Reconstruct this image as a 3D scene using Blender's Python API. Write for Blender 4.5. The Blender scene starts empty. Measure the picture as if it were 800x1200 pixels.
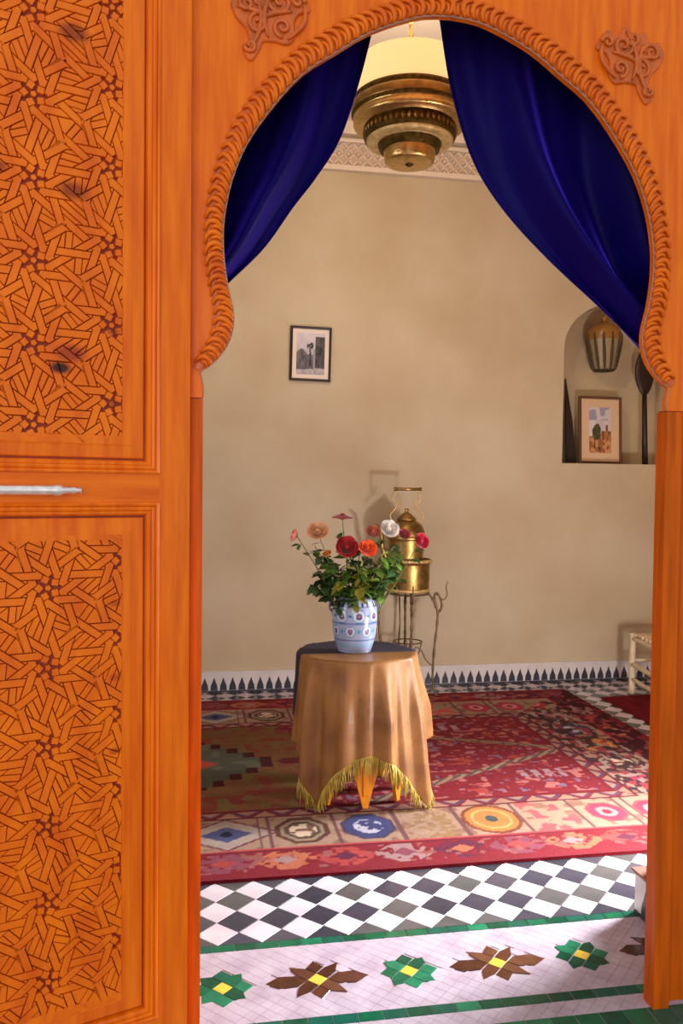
import bpy, bmesh, math, random
import numpy as np
from mathutils import Vector, Matrix
from mathutils.geometry import tessellate_polygon
random.seed(7); rng = np.random.RandomState(7)
PI = math.pi; sc = bpy.context.scene; col = sc.collection

# ------------------------------------------------------------------ camera
YAW, PITCH, ROLL, FPX = .1752, .0319, .0108, 976.9
cy_, sy_, cp_, sp_ = math.cos(YAW), math.sin(YAW), math.cos(PITCH), math.sin(PITCH)
fw = Vector((sy_*cp_, cy_*cp_, -sp_)); rt = Vector((cy_, -sy_, 0)); up = rt.cross(fw)
r2 = rt*math.cos(ROLL) + up*math.sin(ROLL); u2 = -rt*math.sin(ROLL) + up*math.cos(ROLL)
cam = bpy.data.objects.new('camera', bpy.data.cameras.new('camera')); col.objects.link(cam)
M = Matrix.Identity(4)
for i in range(3): M[i][0], M[i][1], M[i][2] = r2[i], u2[i], -fw[i]
M[2][3] = 1.5
cam.matrix_world = M
cam.data.sensor_fit = 'VERTICAL'; cam.data.sensor_height = 36; cam.data.lens = FPX/1200*36
cam.data.clip_start = .02
sc.camera = cam
# ------------------------------------------------------------------ world, lights, exposure
w = bpy.data.worlds.new('daylight'); sc.world = w; w.use_nodes = True
bgn = w.node_tree.nodes['Background']; bgn.inputs[0].default_value = (.86, .93, 1, 1); bgn.inputs[1].default_value = .86

def area(name, loc, to, sx, sy, power, color=(1,1,1), spread=PI):
    l = bpy.data.lights.new(name, 'AREA'); l.shape = 'RECTANGLE'; l.size = sx; l.size_y = sy
    l.energy = power; l.color = color; l.spread = spread
    o = bpy.data.objects.new(name, l); col.objects.link(o); o.location = loc
    o.rotation_euler = (Vector(to)-Vector(loc)).to_track_quat('-Z', 'Y').to_euler()
    return o
area('courtyard_daylight', (-1.3, -2.2, 2.0), (-.1, 2.2, 1.4), 2.2, 2.4, 62, (1, .95, .88))
area('left_fill_light', (-1.3, 2.78, 1.7), (1.2, 6.0, 1.2), 1.5, 2.0, 40, (.97, .98, 1))  # added unseen fill that brightens the back wall, not a real window
area('right_window_daylight', (3.85, 3.78, 1.3), (1.25, 2.75, 0), .7, 1.3, 125, (.97, .98, 1), math.radians(70))
area('low_fill_light', (2.25, 2.74, .45), (1.3, 6, 1.0), .26, .26, 40, (1, .98, .95))  # added small low source for the kettle's wall shadow, no window there
sc.view_settings.view_transform = 'Standard'; sc.view_settings.look = 'None'
sc.view_settings.gamma = 1; sc.view_settings.use_curve_mapping = False
sc.view_settings.exposure = -0.08

# ------------------------------------------------------------------ materials
def srgb(r, g, b):
    f = lambda c: ((c/255+.055)/1.055)**2.4 if c > 10 else c/255/12.92
    return (f(r), f(g), f(b), 1)
def mat(name, c, rough=.6, metal=0, noise=0, scale=8, stretch=(1,1,1), bump=0, bscale=60, coat=0, emit=0, ecol=None, sheen=0, c2=None, spec=.5, trans=0, vcol=False, stint=None, knots=None):
    m = bpy.data.materials.new(name); m.use_nodes = True; nt = m.node_tree; N = nt.nodes; L = nt.links
    b = N['Principled BSDF']; b.inputs['Base Color'].default_value = c; b.inputs['Roughness'].default_value = rough
    b.inputs['Metallic'].default_value = metal; b.inputs['Specular IOR Level'].default_value = spec
    if coat: b.inputs['Coat Weight'].default_value = coat; b.inputs['Coat Roughness'].default_value = .16
    if sheen: b.inputs['Sheen Weight'].default_value = sheen
    if stint: b.inputs['Sheen Tint'].default_value = stint; b.inputs['Sheen Roughness'].default_value = .35
    if trans: b.inputs['Transmission Weight'].default_value = trans
    if emit: b.inputs['Emission Strength'].default_value = emit; b.inputs['Emission Color'].default_value = ecol or c
    tc = N.new('ShaderNodeTexCoord'); mp = N.new('ShaderNodeMapping'); mp.inputs['Scale'].default_value = stretch
    L.new(tc.outputs['Object'], mp.inputs['Vector'])
    if vcol:
        a = N.new('ShaderNodeAttribute'); a.attribute_name = 'Col'; L.new(a.outputs['Color'], b.inputs['Base Color'])
    elif noise:
        n = N.new('ShaderNodeTexNoise'); n.inputs['Scale'].default_value = scale; n.inputs['Detail'].default_value = 6
        L.new(mp.outputs[0], n.inputs['Vector'])
        mx = N.new('ShaderNodeMix'); mx.data_type = 'RGBA'
        c2 = c2 or tuple(v*(1-noise) for v in c[:3])+(1,)
        mx.inputs['A'].default_value = c; mx.inputs['B'].default_value = c2
        rp = N.new('ShaderNodeMapRange'); rp.inputs[1].default_value = .35; rp.inputs[2].default_value = .68
        L.new(n.outputs['Fac'], rp.inputs[0]); L.new(rp.outputs[0], mx.inputs['Factor']); L.new(mx.outputs['Result'], b.inputs['Base Color'])
        last = mx.outputs['Result']
        for kx_, kz_, kr_, kc_ in knots or ():      # dark wood knots at fixed spots
            v1 = N.new('ShaderNodeMapping'); v1.inputs['Location'].default_value = (-kx_/kr_, 0, -kz_/kr_/.6); v1.inputs['Scale'].default_value = (1/kr_, 0, 1/kr_/.6)
            L.new(tc.outputs['Object'], v1.inputs['Vector'])
            ad = N.new('ShaderNodeVectorMath'); ad.operation = 'LENGTH'; L.new(v1.outputs[0], ad.inputs[0])
            mr = N.new('ShaderNodeMapRange'); mr.inputs[1].default_value = 1.0; mr.inputs[2].default_value = .45; L.new(ad.outputs['Value'], mr.inputs[0])
            m3 = N.new('ShaderNodeMix'); m3.data_type = 'RGBA'; m3.inputs['B'].default_value = kc_; L.new(last, m3.inputs['A']); L.new(mr.outputs[0], m3.inputs['Factor'])
            last = m3.outputs['Result']; L.new(last, b.inputs['Base Color'])
    if bump:
        n2 = N.new('ShaderNodeTexNoise'); n2.inputs['Scale'].default_value = bscale; n2.inputs['Detail'].default_value = 4
        L.new(mp.outputs[0], n2.inputs['Vector'])
        bp = N.new('ShaderNodeBump'); bp.inputs['Strength'].default_value = bump; bp.inputs['Distance'].default_value = .01
        L.new(n2.outputs['Fac'], bp.inputs['Height']); L.new(bp.outputs[0], b.inputs['Normal'])
    return m
WD, WD2 = (.88, .185, .002, 1), (.70, .108, .001, 1)
m_wood = mat('orange lacquered wood', WD, .34, noise=.3, c2=WD2, scale=5, stretch=(9,9,.7), coat=.10, spec=.2)
m_woodh = mat('orange lacquered rail', WD, .34, noise=.3, c2=WD2, scale=5, stretch=(.7,9,9), coat=.10, spec=.2)
m_carve = mat('carved orange cedar', (.86,.180,.002,1), .36, noise=.3, c2=(.68,.105,.003,1), scale=7, stretch=(2,2,1), coat=.10, spec=.2,
    knots=[(-.312,1.765,.030,(.06,.012,.006,1)),(-.29,1.800,.045,(.40,.05,.01,1)),(-.283,2.535,.045,(.33,.05,.006,1)),(-.283,2.175,.045,(.33,.05,.006,1)),(-.45,2.2,.03,(.33,.05,.006,1)),(-.19,1.86,.02,(.45,.07,.006,1)),(-.19,1.69,.02,(.45,.07,.006,1)),(-.185,1.21,.018,(.5,.08,.004,1)),(-.185,1.03,.018,(.5,.08,.004,1)),(-.185,.85,.018,(.5,.08,.004,1))])
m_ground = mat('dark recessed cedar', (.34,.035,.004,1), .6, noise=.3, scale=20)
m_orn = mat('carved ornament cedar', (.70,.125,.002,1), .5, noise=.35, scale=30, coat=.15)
m_jamb = mat('jamb cedar', (.66,.115,.003,1), .4, noise=.35, scale=5, stretch=(9,9,.6), spec=.12)
m_plaster = mat('beige tadelakt plaster', srgb(194,182,157), .62, noise=.2, c2=srgb(180,163,134), scale=1.7, bump=.12, bscale=9)
m_niche = mat('niche plaster', srgb(196,178,146), .7, noise=.15, scale=3)
m_out = mat('courtyard plaster', srgb(205,150,110), .8, noise=.2, scale=2)
m_ceil = mat('ceiling plaster', srgb(214,200,186), .8, noise=.08, scale=4)
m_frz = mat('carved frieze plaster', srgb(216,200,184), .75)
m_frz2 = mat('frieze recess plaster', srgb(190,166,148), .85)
m_white = mat('white glazed tile', srgb(210,202,210), .22, noise=.18, c2=srgb(194,180,192), scale=6)
m_whites = mat('small white tile', srgb(192,178,192), .3, noise=.3, c2=srgb(170,152,168), scale=11)
m_grey = [mat('charcoal tile '+str(i), srgb(*c), .22, noise=.25, scale=9) for i, c in enumerate([(66,64,78),(78,74,84),(58,58,70),(88,86,88)])]
m_green = [mat('green glazed tile '+str(i), srgb(*c), .15, noise=.3, scale=25) for i, c in enumerate([(16,100,70),(12,80,58),(30,122,88),(24,92,76)])]
m_brown = [mat('brown glazed tile '+str(i), srgb(*c), .18, noise=.3, scale=25) for i, c in enumerate([(94,54,38),(78,42,28),(108,68,48)])]
m_yel = mat('yellow glazed tile', srgb(236,196,74), .2, noise=.15, scale=25)
m_grout = mat('pale grout', srgb(176,166,166), .8)
m_skw = mat('white skirting tile', srgb(216,212,214), .3, noise=.12, scale=8)
m_skb = mat('black skirting tile', srgb(56,58,72), .3)
m_skt = mat('terracotta skirting cap', srgb(150,92,66), .6, noise=.2, scale=9)
m_blue = mat('royal blue velvet', (.006,.0015,.10,1), .5, noise=.35, scale=5, bump=.05, bscale=90, spec=.06, sheen=1, stint=(.10,.05,1,1))
m_brass = mat('worn brass', (.46,.30,.10,1), .38, 1, noise=.5, scale=16, bump=.12, bscale=70)
m_brassd = mat('dark pierced brass', (.13,.08,.02,1), .45, 1, noise=.6, scale=45, bump=.6, bscale=120)
m_brassl = mat('pale brass band', (.80,.60,.26,1), .4, .55, noise=.35, scale=40, bump=.4, bscale=150)
m_shade = mat('glowing parchment shade', srgb(230,210,160), .7, emit=.72, ecol=(1,.70,.30,1))
m_bulb = mat('bulb glass', (1,.85,.6,1), .4, emit=6, ecol=(1,.80,.45,1))
m_silver = mat('polished nickel rod', (.95,.86,.80,1), .3, .8, noise=.25, scale=60)
m_iron = mat('wrought iron', (.24,.17,.09,1), .5, .7, noise=.4, scale=30)
m_gold = mat('bronze gold satin', srgb(150,104,56), .42, 0, noise=.3, c2=srgb(112,72,38), scale=6, spec=.35, bump=.1, bscale=60)
m_fringe = mat('yellow green fringe', srgb(196,172,70), .6, noise=.3, scale=30)
m_navy = mat('navy cloth', srgb(30,24,50), .8)
m_paint = mat('orange painted table', srgb(238,146,26), .4, noise=.25, scale=8, stretch=(4,4,1))
m_leaf = [mat('rose leaf '+str(i), srgb(*c), .45, noise=.3, scale=30) for i, c in enumerate([(84,122,44),(52,78,34),(118,156,62),(68,104,62),(140,138,44)])]
m_stem = mat('rose stem', srgb(92,104,50), .6)
m_log = mat('pale peeled wood', srgb(226,208,176), .7, noise=.2, scale=12, stretch=(3,3,1))
m_dark = mat('dark ebony wood', srgb(38,20,18), .45, noise=.3, scale=14)
m_bframe = mat('black wood frame', srgb(46,28,24), .4)
m_brframe = mat('brown wood frame', srgb(92,58,30), .45)
m_mat = mat('cream picture mat', srgb(226,216,208), .8)
m_matp = mat('tan picture mat', srgb(206,176,146), .8)
m_vc = mat('painted print', (1,1,1,1), .7, vcol=True)
m_vase = mat('painted glazed ceramic', (1,1,1,1), .16, vcol=True, coat=.5)
m_rug = mat('woven wool', (1,1,1,1), .95, vcol=True, bump=.5, bscale=220, spec=.1)
m_rugr = mat('crimson wool', srgb(116,22,36), .95, noise=.4, scale=14, bump=.4, bscale=200, spec=.1)
m_lant = mat('amber ribbed glass', srgb(150,104,44), .3, noise=.3, scale=20)
m_lantd = mat('dark lantern rib', srgb(64,50,34), .5)
m_lantp = mat('frosted lantern glass', srgb(150,134,100), .3)
m_cup = mat('lamp cup gold', (.72,.50,.18,1), .3, 1, noise=.3, scale=40, bump=.2, bscale=90)

m_bead = mat('worn arch edge', srgb(176,128,104), .6)
# ------------------------------------------------------------------ mesh helpers
class G:
    def __init__(s): s.v = []; s.f = []; s.sm = []; s.mi = []
    def add(s, vs, fs, smooth=False, mi=0):
        o = len(s.v); s.v += [tuple(p) for p in vs]
        for f in fs: s.f.append(tuple(i+o for i in f)); s.sm.append(smooth); s.mi.append(mi)
        return s
    def box(s, x0, x1, y0, y1, z0, z1, mi=0):
        return s.add([(x0,y0,z0),(x1,y0,z0),(x1,y1,z0),(x0,y1,z0),(x0,y0,z1),(x1,y0,z1),(x1,y1,z1),(x0,y1,z1)],
              [(0,3,2,1),(4,5,6,7),(0,1,5,4),(1,2,6,5),(2,3,7,6),(3,0,4,7)], False, mi)
    def tube(s, pts, r, n=8, mi=0, cap=True):
        pts = [Vector(p) for p in pts]; k = len(pts)
        if not hasattr(r, '__len__'): r = [r]*k
        rings = []; up_ = None
        for i in range(k):
            t = (pts[min(i+1,k-1)]-pts[max(i-1,0)]).normalized()
            if up_ is None: up_ = t.orthogonal().normalized()
            up_ = (up_ - t*up_.dot(t))
            up_ = up_.normalized() if up_.length > 1e-6 else t.orthogonal().normalized()
            b = t.cross(up_)
            rings += [pts[i] + (up_*math.cos(2*PI*j/n) + b*math.sin(2*PI*j/n))*r[i] for j in range(n)]
        fs = [(i*n+j, i*n+(j+1)%n, (i+1)*n+(j+1)%n, (i+1)*n+j) for i in range(k-1) for j in range(n)]
        if cap: fs += [tuple(range(n-1,-1,-1)), tuple((k-1)*n+j for j in range(n))]
        return s.add(rings, fs, True, mi)
    def lathe(s, prof, n=48, c=(0,0,0), mi=0, scal=0):
        vs = []
        for r, z in prof:
            for j in range(n):
                a = 2*PI*j/n; rr = r*(1+scal*math.cos(a*12))
                vs.append((c[0]+rr*math.cos(a), c[1]+rr*math.sin(a), c[2]+z))
        k = len(prof)
        fs = [(i*n+j, i*n+(j+1)%n, (i+1)*n+(j+1)%n, (i+1)*n+j) for i in range(k-1) for j in range(n)]
        return s.add(vs, fs, True, mi)
    def grid(s, fn, nu, nv, mi=0, smooth=True):
        vs = [fn(i/nu, j/nv) for j in range(nv+1) for i in range(nu+1)]
        fs = [(j*(nu+1)+i, j*(nu+1)+i+1, (j+1)*(nu+1)+i+1, (j+1)*(nu+1)+i) for j in range(nv) for i in range(nu)]
        return s.add(vs, fs, smooth, mi)
    def prism(s, poly, to3, h0, h1, cham=0, mi=0):
        """polygon (2d) raised from h0 to h1 through to3(a,b,h), with an optional chamfered top"""
        n = len(poly)
        A = sum(poly[i][0]*poly[(i+1)%n][1]-poly[(i+1)%n][0]*poly[i][1] for i in range(n))
        if A < 0: poly = poly[::-1]
        vs = [to3(p[0], p[1], h0) for p in poly]
        if cham:
            ins = inset(poly, cham)
            if ins is None: cham = 0
        if cham:
            d = h1 - math.copysign(cham, h1-h0)
            vs += [to3(p[0], p[1], d) for p in poly] + [to3(p[0], p[1], h1) for p in ins]; L = 3
        else: vs += [to3(p[0], p[1], h1) for p in poly]; L = 2
        fs = [(l*n+i, l*n+(i+1)%n, (l+1)*n+(i+1)%n, (l+1)*n+i) for l in range(L-1) for i in range(n)]
        top = [(L-1)*n+i for i in range(n)]
        if n > 4:
            tri = tessellate_polygon([[Vector((p[0], p[1], 0)) for p in poly]])
            for t in tri:
                a, b, c = t
                ar = (poly[b][0]-poly[a][0])*(poly[c][1]-poly[a][1])-(poly[c][0]-poly[a][0])*(poly[b][1]-poly[a][1])
                t = t if ar > 0 else (a, c, b)
                fs.append(tuple((L-1)*n+i for i in t)); fs.append(tuple(reversed(t)))
        else: fs += [tuple(top), tuple(range(n-1,-1,-1))]
        return s.add(vs, fs, False, mi)
    def mesh(s, name, mats):
        me = bpy.data.meshes.new(name); me.from_pydata(s.v, [], s.f)
        for m in (mats if isinstance(mats, (list,tuple)) else [mats]): me.materials.append(m)
        me.polygons.foreach_set('use_smooth', s.sm); me.polygons.foreach_set('material_index', s.mi)
        me.update(); bm = bmesh.new(); bm.from_mesh(me); bmesh.ops.recalc_face_normals(bm, faces=bm.faces); bm.to_mesh(me); bm.free()
        return me
def inset(poly, d):
    """inset of a ccw polygon; None when it collapses"""
    n = len(poly); out = []
    for i in range(n):
        p0, p1, p2 = poly[i-1], poly[i], poly[(i+1)%n]
        a = (p1[0]-p0[0], p1[1]-p0[1]); b = (p2[0]-p1[0], p2[1]-p1[1])
        la, lb = math.hypot(*a), math.hypot(*b)
        if la < 1e-6 or lb < 1e-6: return None
        na = (-a[1]/la, a[0]/la); nb = (-b[1]/lb, b[0]/lb)
        k = 1 + na[0]*nb[0]+na[1]*nb[1]
        if k < .06: return None
        out.append((p1[0]+(na[0]+nb[0])*d/k, p1[1]+(na[1]+nb[1])*d/k))
    for i in range(n):
        j = (i+1)%n
        if (poly[j][0]-poly[i][0])*(out[j][0]-out[i][0])+(poly[j][1]-poly[i][1])*(out[j][1]-out[i][1]) <= 0: return None
    return out
def clip(poly, x0, x1, y0, y1):
    for ax, lim, sg in ((0,x0,1),(0,x1,-1),(1,y0,1),(1,y1,-1)):
        o = []
        for i in range(len(poly)):
            p, q = poly[i-1], poly[i]; dp, dq = (p[ax]-lim)*sg, (q[ax]-lim)*sg
            if (dp >= 0) != (dq >= 0):
                t = dp/(dp-dq); o.append((p[0]+(q[0]-p[0])*t, p[1]+(q[1]-p[1])*t))
            if dq >= 0: o.append(q)
        poly = []
        for p in o:
            if not poly or math.dist(p, poly[-1]) > 3e-4: poly.append(p)
        if len(poly) > 1 and math.dist(poly[0], poly[-1]) < 3e-4: poly.pop()
        if len(poly) < 3: return None
    A = abs(sum(poly[i-1][0]*poly[i][1]-poly[i][0]*poly[i-1][1] for i in range(len(poly))))/2
    return poly if A > 1.5e-5 else None
def props(o, label=None, cat=None, group=None, kind=None):
    if label: o['label'] = label
    if cat: o['category'] = cat
    if group: o['group'] = group
    if kind: o['kind'] = kind
    return o
def empty(name, loc=(0,0,0), rz=0, **k):
    o = bpy.data.objects.new(name, None); col.objects.link(o); o.location = loc; o.rotation_euler = (0,0,rz); o.empty_display_size = .1
    return props(o, **k)
def ob(name, g, m, parent=None, off=None, **k):
    """one mesh object; off is subtracted so that world-space verts become local"""
    if isinstance(g, G):
        if off is not None: g.v = [(a-off[0], b-off[1], c-off[2]) for a, b, c in g.v]
        g = g.mesh(name, m)
    o = bpy.data.objects.new(name, g); col.objects.link(o); o.parent = parent
    return props(o, **k)
def paint(o, fn):
    """vertex colours from fn(x, y, z arrays) -> n x 3 linear"""
    me = o.data; co = np.empty(len(me.vertices)*3); me.vertices.foreach_get('co', co); co = co.reshape(-1,3)
    c = np.ones((len(co),4)); c[:,:3] = fn(co[:,0], co[:,1], co[:,2])
    a = me.color_attributes.new('Col', 'FLOAT_COLOR', 'POINT'); a.data.foreach_set('color', c.ravel())
def lerp(a, b, t): return a+(b-a)*t
def curve(pts, t):
    """Catmull-Rom through pts, t in 0..1"""
    n = len(pts)-1; x = min(max(t,0),1)*n; i = min(int(x), n-1); f = x-i
    p = [pts[max(i-1,0)], pts[i], pts[i+1], pts[min(i+2,n)]]
    return tuple(.5*((2*b)+(c-a)*f+(2*a-5*b+4*c-d)*f*f+(3*b-a-3*c+d)*f**3) for a, b, c, d in zip(*p))
def frame_sweep(g, x0, x1, z0, z1, prof, mi=0):
    """mitred frame round a rectangle in the x-z plane; prof = (distance inward, y)"""
    vs = []
    for d, y in prof: vs += [(x0+d,y,z0+d),(x1-d,y,z0+d),(x1-d,y,z1-d),(x0+d,y,z1-d)]
    k = len(prof)
    return g.add(vs, [(i*4+j, i*4+(j+1)%4, (i+1)*4+(j+1)%4, (i+1)*4+j) for i in range(k-1) for j in range(4)], False, mi)

# ------------------------------------------------------------------ room shell
XL, XR, YF, YW, ZC = -2.2, 3.95, 2.684, 6.04, 4.12
OX0, OX1, OZ = -.22, 1.64, 3.1
def wall(name, g, m, label, **k): return ob(name, g, m, kind='structure', label=label, cat='wall', **k)
wall('wall_left', G().box(XL-.15, XL, YF, YW+.5, 0, ZC), m_plaster, 'plain beige plaster wall on the left side of the room')
wall('wall_right', G().box(XR, XR+.15, YF, YW+.5, 0, ZC), m_plaster, 'plain beige plaster wall on the right side of the room')
g = G().box(-3.2, OX0, 2.12, YF, 0, ZC+.3); g.box(OX1, 5, 2.12, YF, 0, ZC+.3); g.box(OX0, OX1, 2.12, YF, OZ, ZC+.3)
wall('wall_front', g, m_out, 'thick wall around the doorway holding the orange wooden arch')
# back wall with an arched niche recess
NX0, NX1, NZ0, NZS, NH = 2.79, 3.72, 1.69, 2.58, .36
nic = [(NX0,NZ0),(NX1,NZ0),(NX1,NZS)] + [((NX0+NX1)/2+(NX1-NX0)/2*math.cos(a), NZS+NH*math.sin(a)) for a in [PI*i/16 for i in range(1,16)]] + [(NX0,NZS)]
out = [(XL,0),(XR,0),(XR,ZC),(XL,ZC)]
g = G(); tri = tessellate_polygon([[Vector((a,b,0)) for a,b in out],[Vector((a,b,0)) for a,b in nic]]); al = out+nic
g.add([(a,YW,b) for a,b in al], tri)
wall('wall_back', g, m_plaster, 'beige tadelakt back wall with an arched niche on the right')
g = G(); n = len(nic); D = .28
g.add([(a,YW,b) for a,b in nic]+[(a,YW+D,b) for a,b in nic], [(i,(i+1)%n,n+(i+1)%n,n+i) for i in range(n)])
g.add([(a,YW+D,b) for a,b in nic], tessellate_polygon([[Vector((a,b,0)) for a,b in nic]]))
ob('niche', g, m_niche, parent=bpy.data.objects['wall_back'])
g = G().box(XL-.15, XR+.15, YF-.1, YW+.5, ZC, ZC+.15)
ob('ceiling', g, m_ceil, kind='structure', label='pale plaster ceiling above the brass lamp', cat='ceiling')
# carved frieze under the ceiling
fr = empty('trim_1', (0,YW,3.78), kind='structure', label='carved pale plaster frieze along the top of the back wall', cat='frieze')
of = (0,YW,3.78)
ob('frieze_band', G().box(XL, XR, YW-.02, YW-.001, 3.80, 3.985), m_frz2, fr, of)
g = G().box(XL, XR, YW-.045, YW-.001, 3.775, 3.812).box(XL, XR, YW-.045, YW-.001, 3.975, 4.0).box(XL, XR, YW-.06, YW-.001, 4.03, 4.12)
ob('frieze_moulding', g, m_frz, fr, of)
g = G(); pitch = .072; z0, z1 = 3.815, 3.973
for k in range(int((XR-XL)/pitch)):
    x = XL+.01+k*pitch
    for s in (1,-1):
        for hh in range(2):
            za, zb = z0+hh*.079, z0+(hh+1)*.079
            xa, xb = (x, x+pitch) if (s>0) else (x+pitch, x)
            dx = .011
            g.add([(xa-dx,YW-.02,za),(xa+dx,YW-.02,za),(xb+dx,YW-.02,zb),(xb-dx,YW-.02,zb),(xa-dx*.5,YW-.036,za),(xa+dx*.5,YW-.036,za),(xb+dx*.5,YW-.036,zb),(xb-dx*.5,YW-.036,zb)],
                  [(4,5,6,7),(0,1,5,4),(1,2,6,5),(2,3,7,6),(3,0,4,7)])
    for hh in range(3):
        zc = z0+hh*.079 if hh<2 else z1
        g.add([(x+pitch/2+a*.012, YW-.034, min(max(zc+b*.014,z0),z1)) for a,b in ((-1,0),(0,-1),(1,0),(0,1))]+[(x+pitch/2,YW-.042,min(max(zc,z0+.002),z1-.002))],[(0,1,4),(1,2,4),(2,3,4),(3,0,4)])
ob('frieze_lattice', g, m_frz, fr, of, kind='stuff')
# skirting: white tile band, cap, dark pointed tiles
def skirting(name, label, to3, length, tri0, zt=.15, cap=m_skw, step=.0664, band_m=m_skw):
    b = empty(name, kind='structure', label=label, cat='skirting')
    g = G(); g.prism([(0,0),(length,0),(length,zt-.012),(0,zt-.012)], to3, 0, .014); ob('tile_band', g, band_m, b)
    g = G(); g.prism([(0,zt-.012),(length,zt-.012),(length,zt),(0,zt)], to3, 0, .02); ob('cap', g, cap, b)
    g = G(); g.prism([(0,0),(length,0),(length,.012),(0,.012)], to3, .0142, .017); ob('foot_strip', g, m_skb, b)
    gm = G(); gm.prism([(-.026,.014),(.026,.014),(.022,.05),(.011,.075),(0,.108),(-.011,.075),(-.022,.05)], lambda a,bb,h: Vector(to3(a,bb,h))-Vector(to3(0,0,0)), .0142, .0175, .0008)
    me = gm.mesh('pointed_tile', m_skb); k = 0
    while tri0+k*step < length-.03:
        o = bpy.data.objects.new('pointed_tile', me); col.objects.link(o); o.parent = b; o.location = to3(tri0+k*step, 0, 0); k += 1
    return b
skirting('baseboard_back', 'white tiled skirting with a row of black pointed tiles below the back wall', lambda a,b,h: (XL+a, YW-h, b), XR-XL-.002, .025)
skirting('baseboard_front', 'short skirting of pointed tiles with terracotta cap beside the right door jamb', lambda a,b,h: (1.560-h, 2.26+a, b), .424, .05, .155, m_skt, .075)
ob('plinth', G().box(1.560, OX1, 2.26, 2.684, 0, .155).box(1.534, OX1, 2.255, 2.69, .150, .158), m_skt, bpy.data.objects['baseboard_front'])

# ------------------------------------------------------------------ floor
fl = ob('floor', G().box(-3.2, 5, -3, YW+.3, -.12, -.006), m_grout, kind='structure', label='tiled floor of black and white diamonds behind a zellige threshold', cat='floor')
TD = .1436; HX = TD/2; gp = .0016; AX, AY = .155, 2.9769
def dia_tile(cx, cy): return [(cx-HX+gp,cy),(cx,cy-HX+gp),(cx+HX-gp,cy),(cx,cy+HX-gp)]
up3 = lambda a,b,h: (a,b,h)
base_me = [G().prism(dia_tile(0,0), up3, -.005, 0, .0008).mesh('floor_tile', m) for m in m_grey+[m_white]]
far_w, far_g = G(), G(); near = 0; Y1 = 2.6905
for j in range(-2, 50):
    for i in range(-40, 60):
        for kind in (0, 1):
            # dark at (AX+i*TD, AY+j*TD/1) and at half offsets: the checker is dark / white by half step
            cx, cyy = (AX+i*TD, AY+j*TD) if kind == 0 else (AX+(i+.5)*TD, AY+(j+.5)*TD)
            white = kind == 1
            if cx < XL-.02 or cx > XR+.02 or cyy > YW+.08 or cyy < Y1-HX: continue
            ply = clip(dia_tile(cx,cyy), XL, XR, Y1, YW)
            if not ply: continue
            if cyy < 3.22 and -.05 < cx < 1.85:
                if len(ply) == 4 and cyy-HX > Y1:
                    me = base_me[4] if white else base_me[rng.randint(4)]
                    o = bpy.data.objects.new('floor_tile', me); col.objects.link(o); o.parent = fl; o.location = (cx,cyy,0)
                else: ob('floor_tile', G().prism(ply, up3, -.005, 0, .0008), m_white if white else m_grey[rng.randint(4)], fl)
                near += 1
            elif cyy < 3.3 or cyy > 5.6 or cx > 2.55 or cx < -2.0:
                (far_w if white else far_g).prism(ply, up3, -.005, 0)
ob('white_tile_field', far_w, m_white, fl, kind='stuff'); ob('charcoal_tile_field', far_g, m_grey[1], fl, kind='stuff')
# threshold of small zellige
def strip(y0, y1, x0, x1, L=.0715, ph=0):
    x = x0-ph
    while x < x1:
        a, b = max(x, x0), min(x+L, x1)
        if b-a > .01: ob('green_tile', G().prism([(a+.0012,y0),(b-.0012,y0),(b-.0012,y1),(a+.0012,y1)], up3, -.005, .0003, .0008), m_green[rng.randint(4)], fl)
        x += L
strip(2.652, 2.689, OX0, OX1); strip(2.240, 2.280, OX0, OX1, ph=.03); strip(2.09, 2.172, -.1, 1.64, L=.0745, ph=.02)
sw = G()
def plate(y0, y1, hole):
    s = .034; d = s/math.sqrt(2)
    for j in range(int((y0-2.0)/d)-2, int((y1-2.0)/d)+2):
        for i in range(-14, 70):
            if (i+j) % 2: continue
            cx, cyy = i*d, 2.0+j*d
            if not (OX0 < cx < OX1): continue
            if hole and any(hole_in(cx, cyy, f) for f in flw): continue
            ply = clip([(cx-d+.001,cyy),(cx,cyy-d+.001),(cx+d-.001,cyy),(cx,cyy+d-.001)], OX0, OX1, y0, y1)
            if ply: sw.prism(ply, up3, -.005, -.0004)
flw = [(-.198,'b')]+[(.0905+k*.2862, 'g' if k%2==0 else 'b') for k in range(6)]; FY = 2.457
def hole_in(x, y, f):
    dx, dy = abs(x-f[0]), abs(y-FY)
    if f[1] == 'g': return dx+dy < .105 or max(dx,dy) < .062
    return dx+dy < .09 or (dy < .03 and dx < .15) or (abs(dx-dy) < .02 and dx < .07)
plate(2.2815, 2.6505, True); plate(2.1735, 2.2385, False)
ob('small_white_tiles', sw, m_whites, fl, kind='stuff')
ob('white_bed', G().box(OX0, OX1, 2.09, 2.689, -.0058, -.0022), m_whites, fl)
q = .0435
def rot45(p, cx): return (cx+(p[0]-p[1])*.7071, FY+(p[0]+p[1])*.7071)
def petal(poly, cx, m): ob('petal_tile', G().prism([rot45(p,cx) for p in poly], up3, -.004, .0006, .0006), m, fl)
def sq(a, b, h=q/2-.001): return [(a-h,b-h),(a+h,b-h),(a+h,b+h),(a-h,b+h)]
def turn(poly, k):
    for _ in range(k): poly = [(-b,a) for a,b in poly]
    return poly
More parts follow.
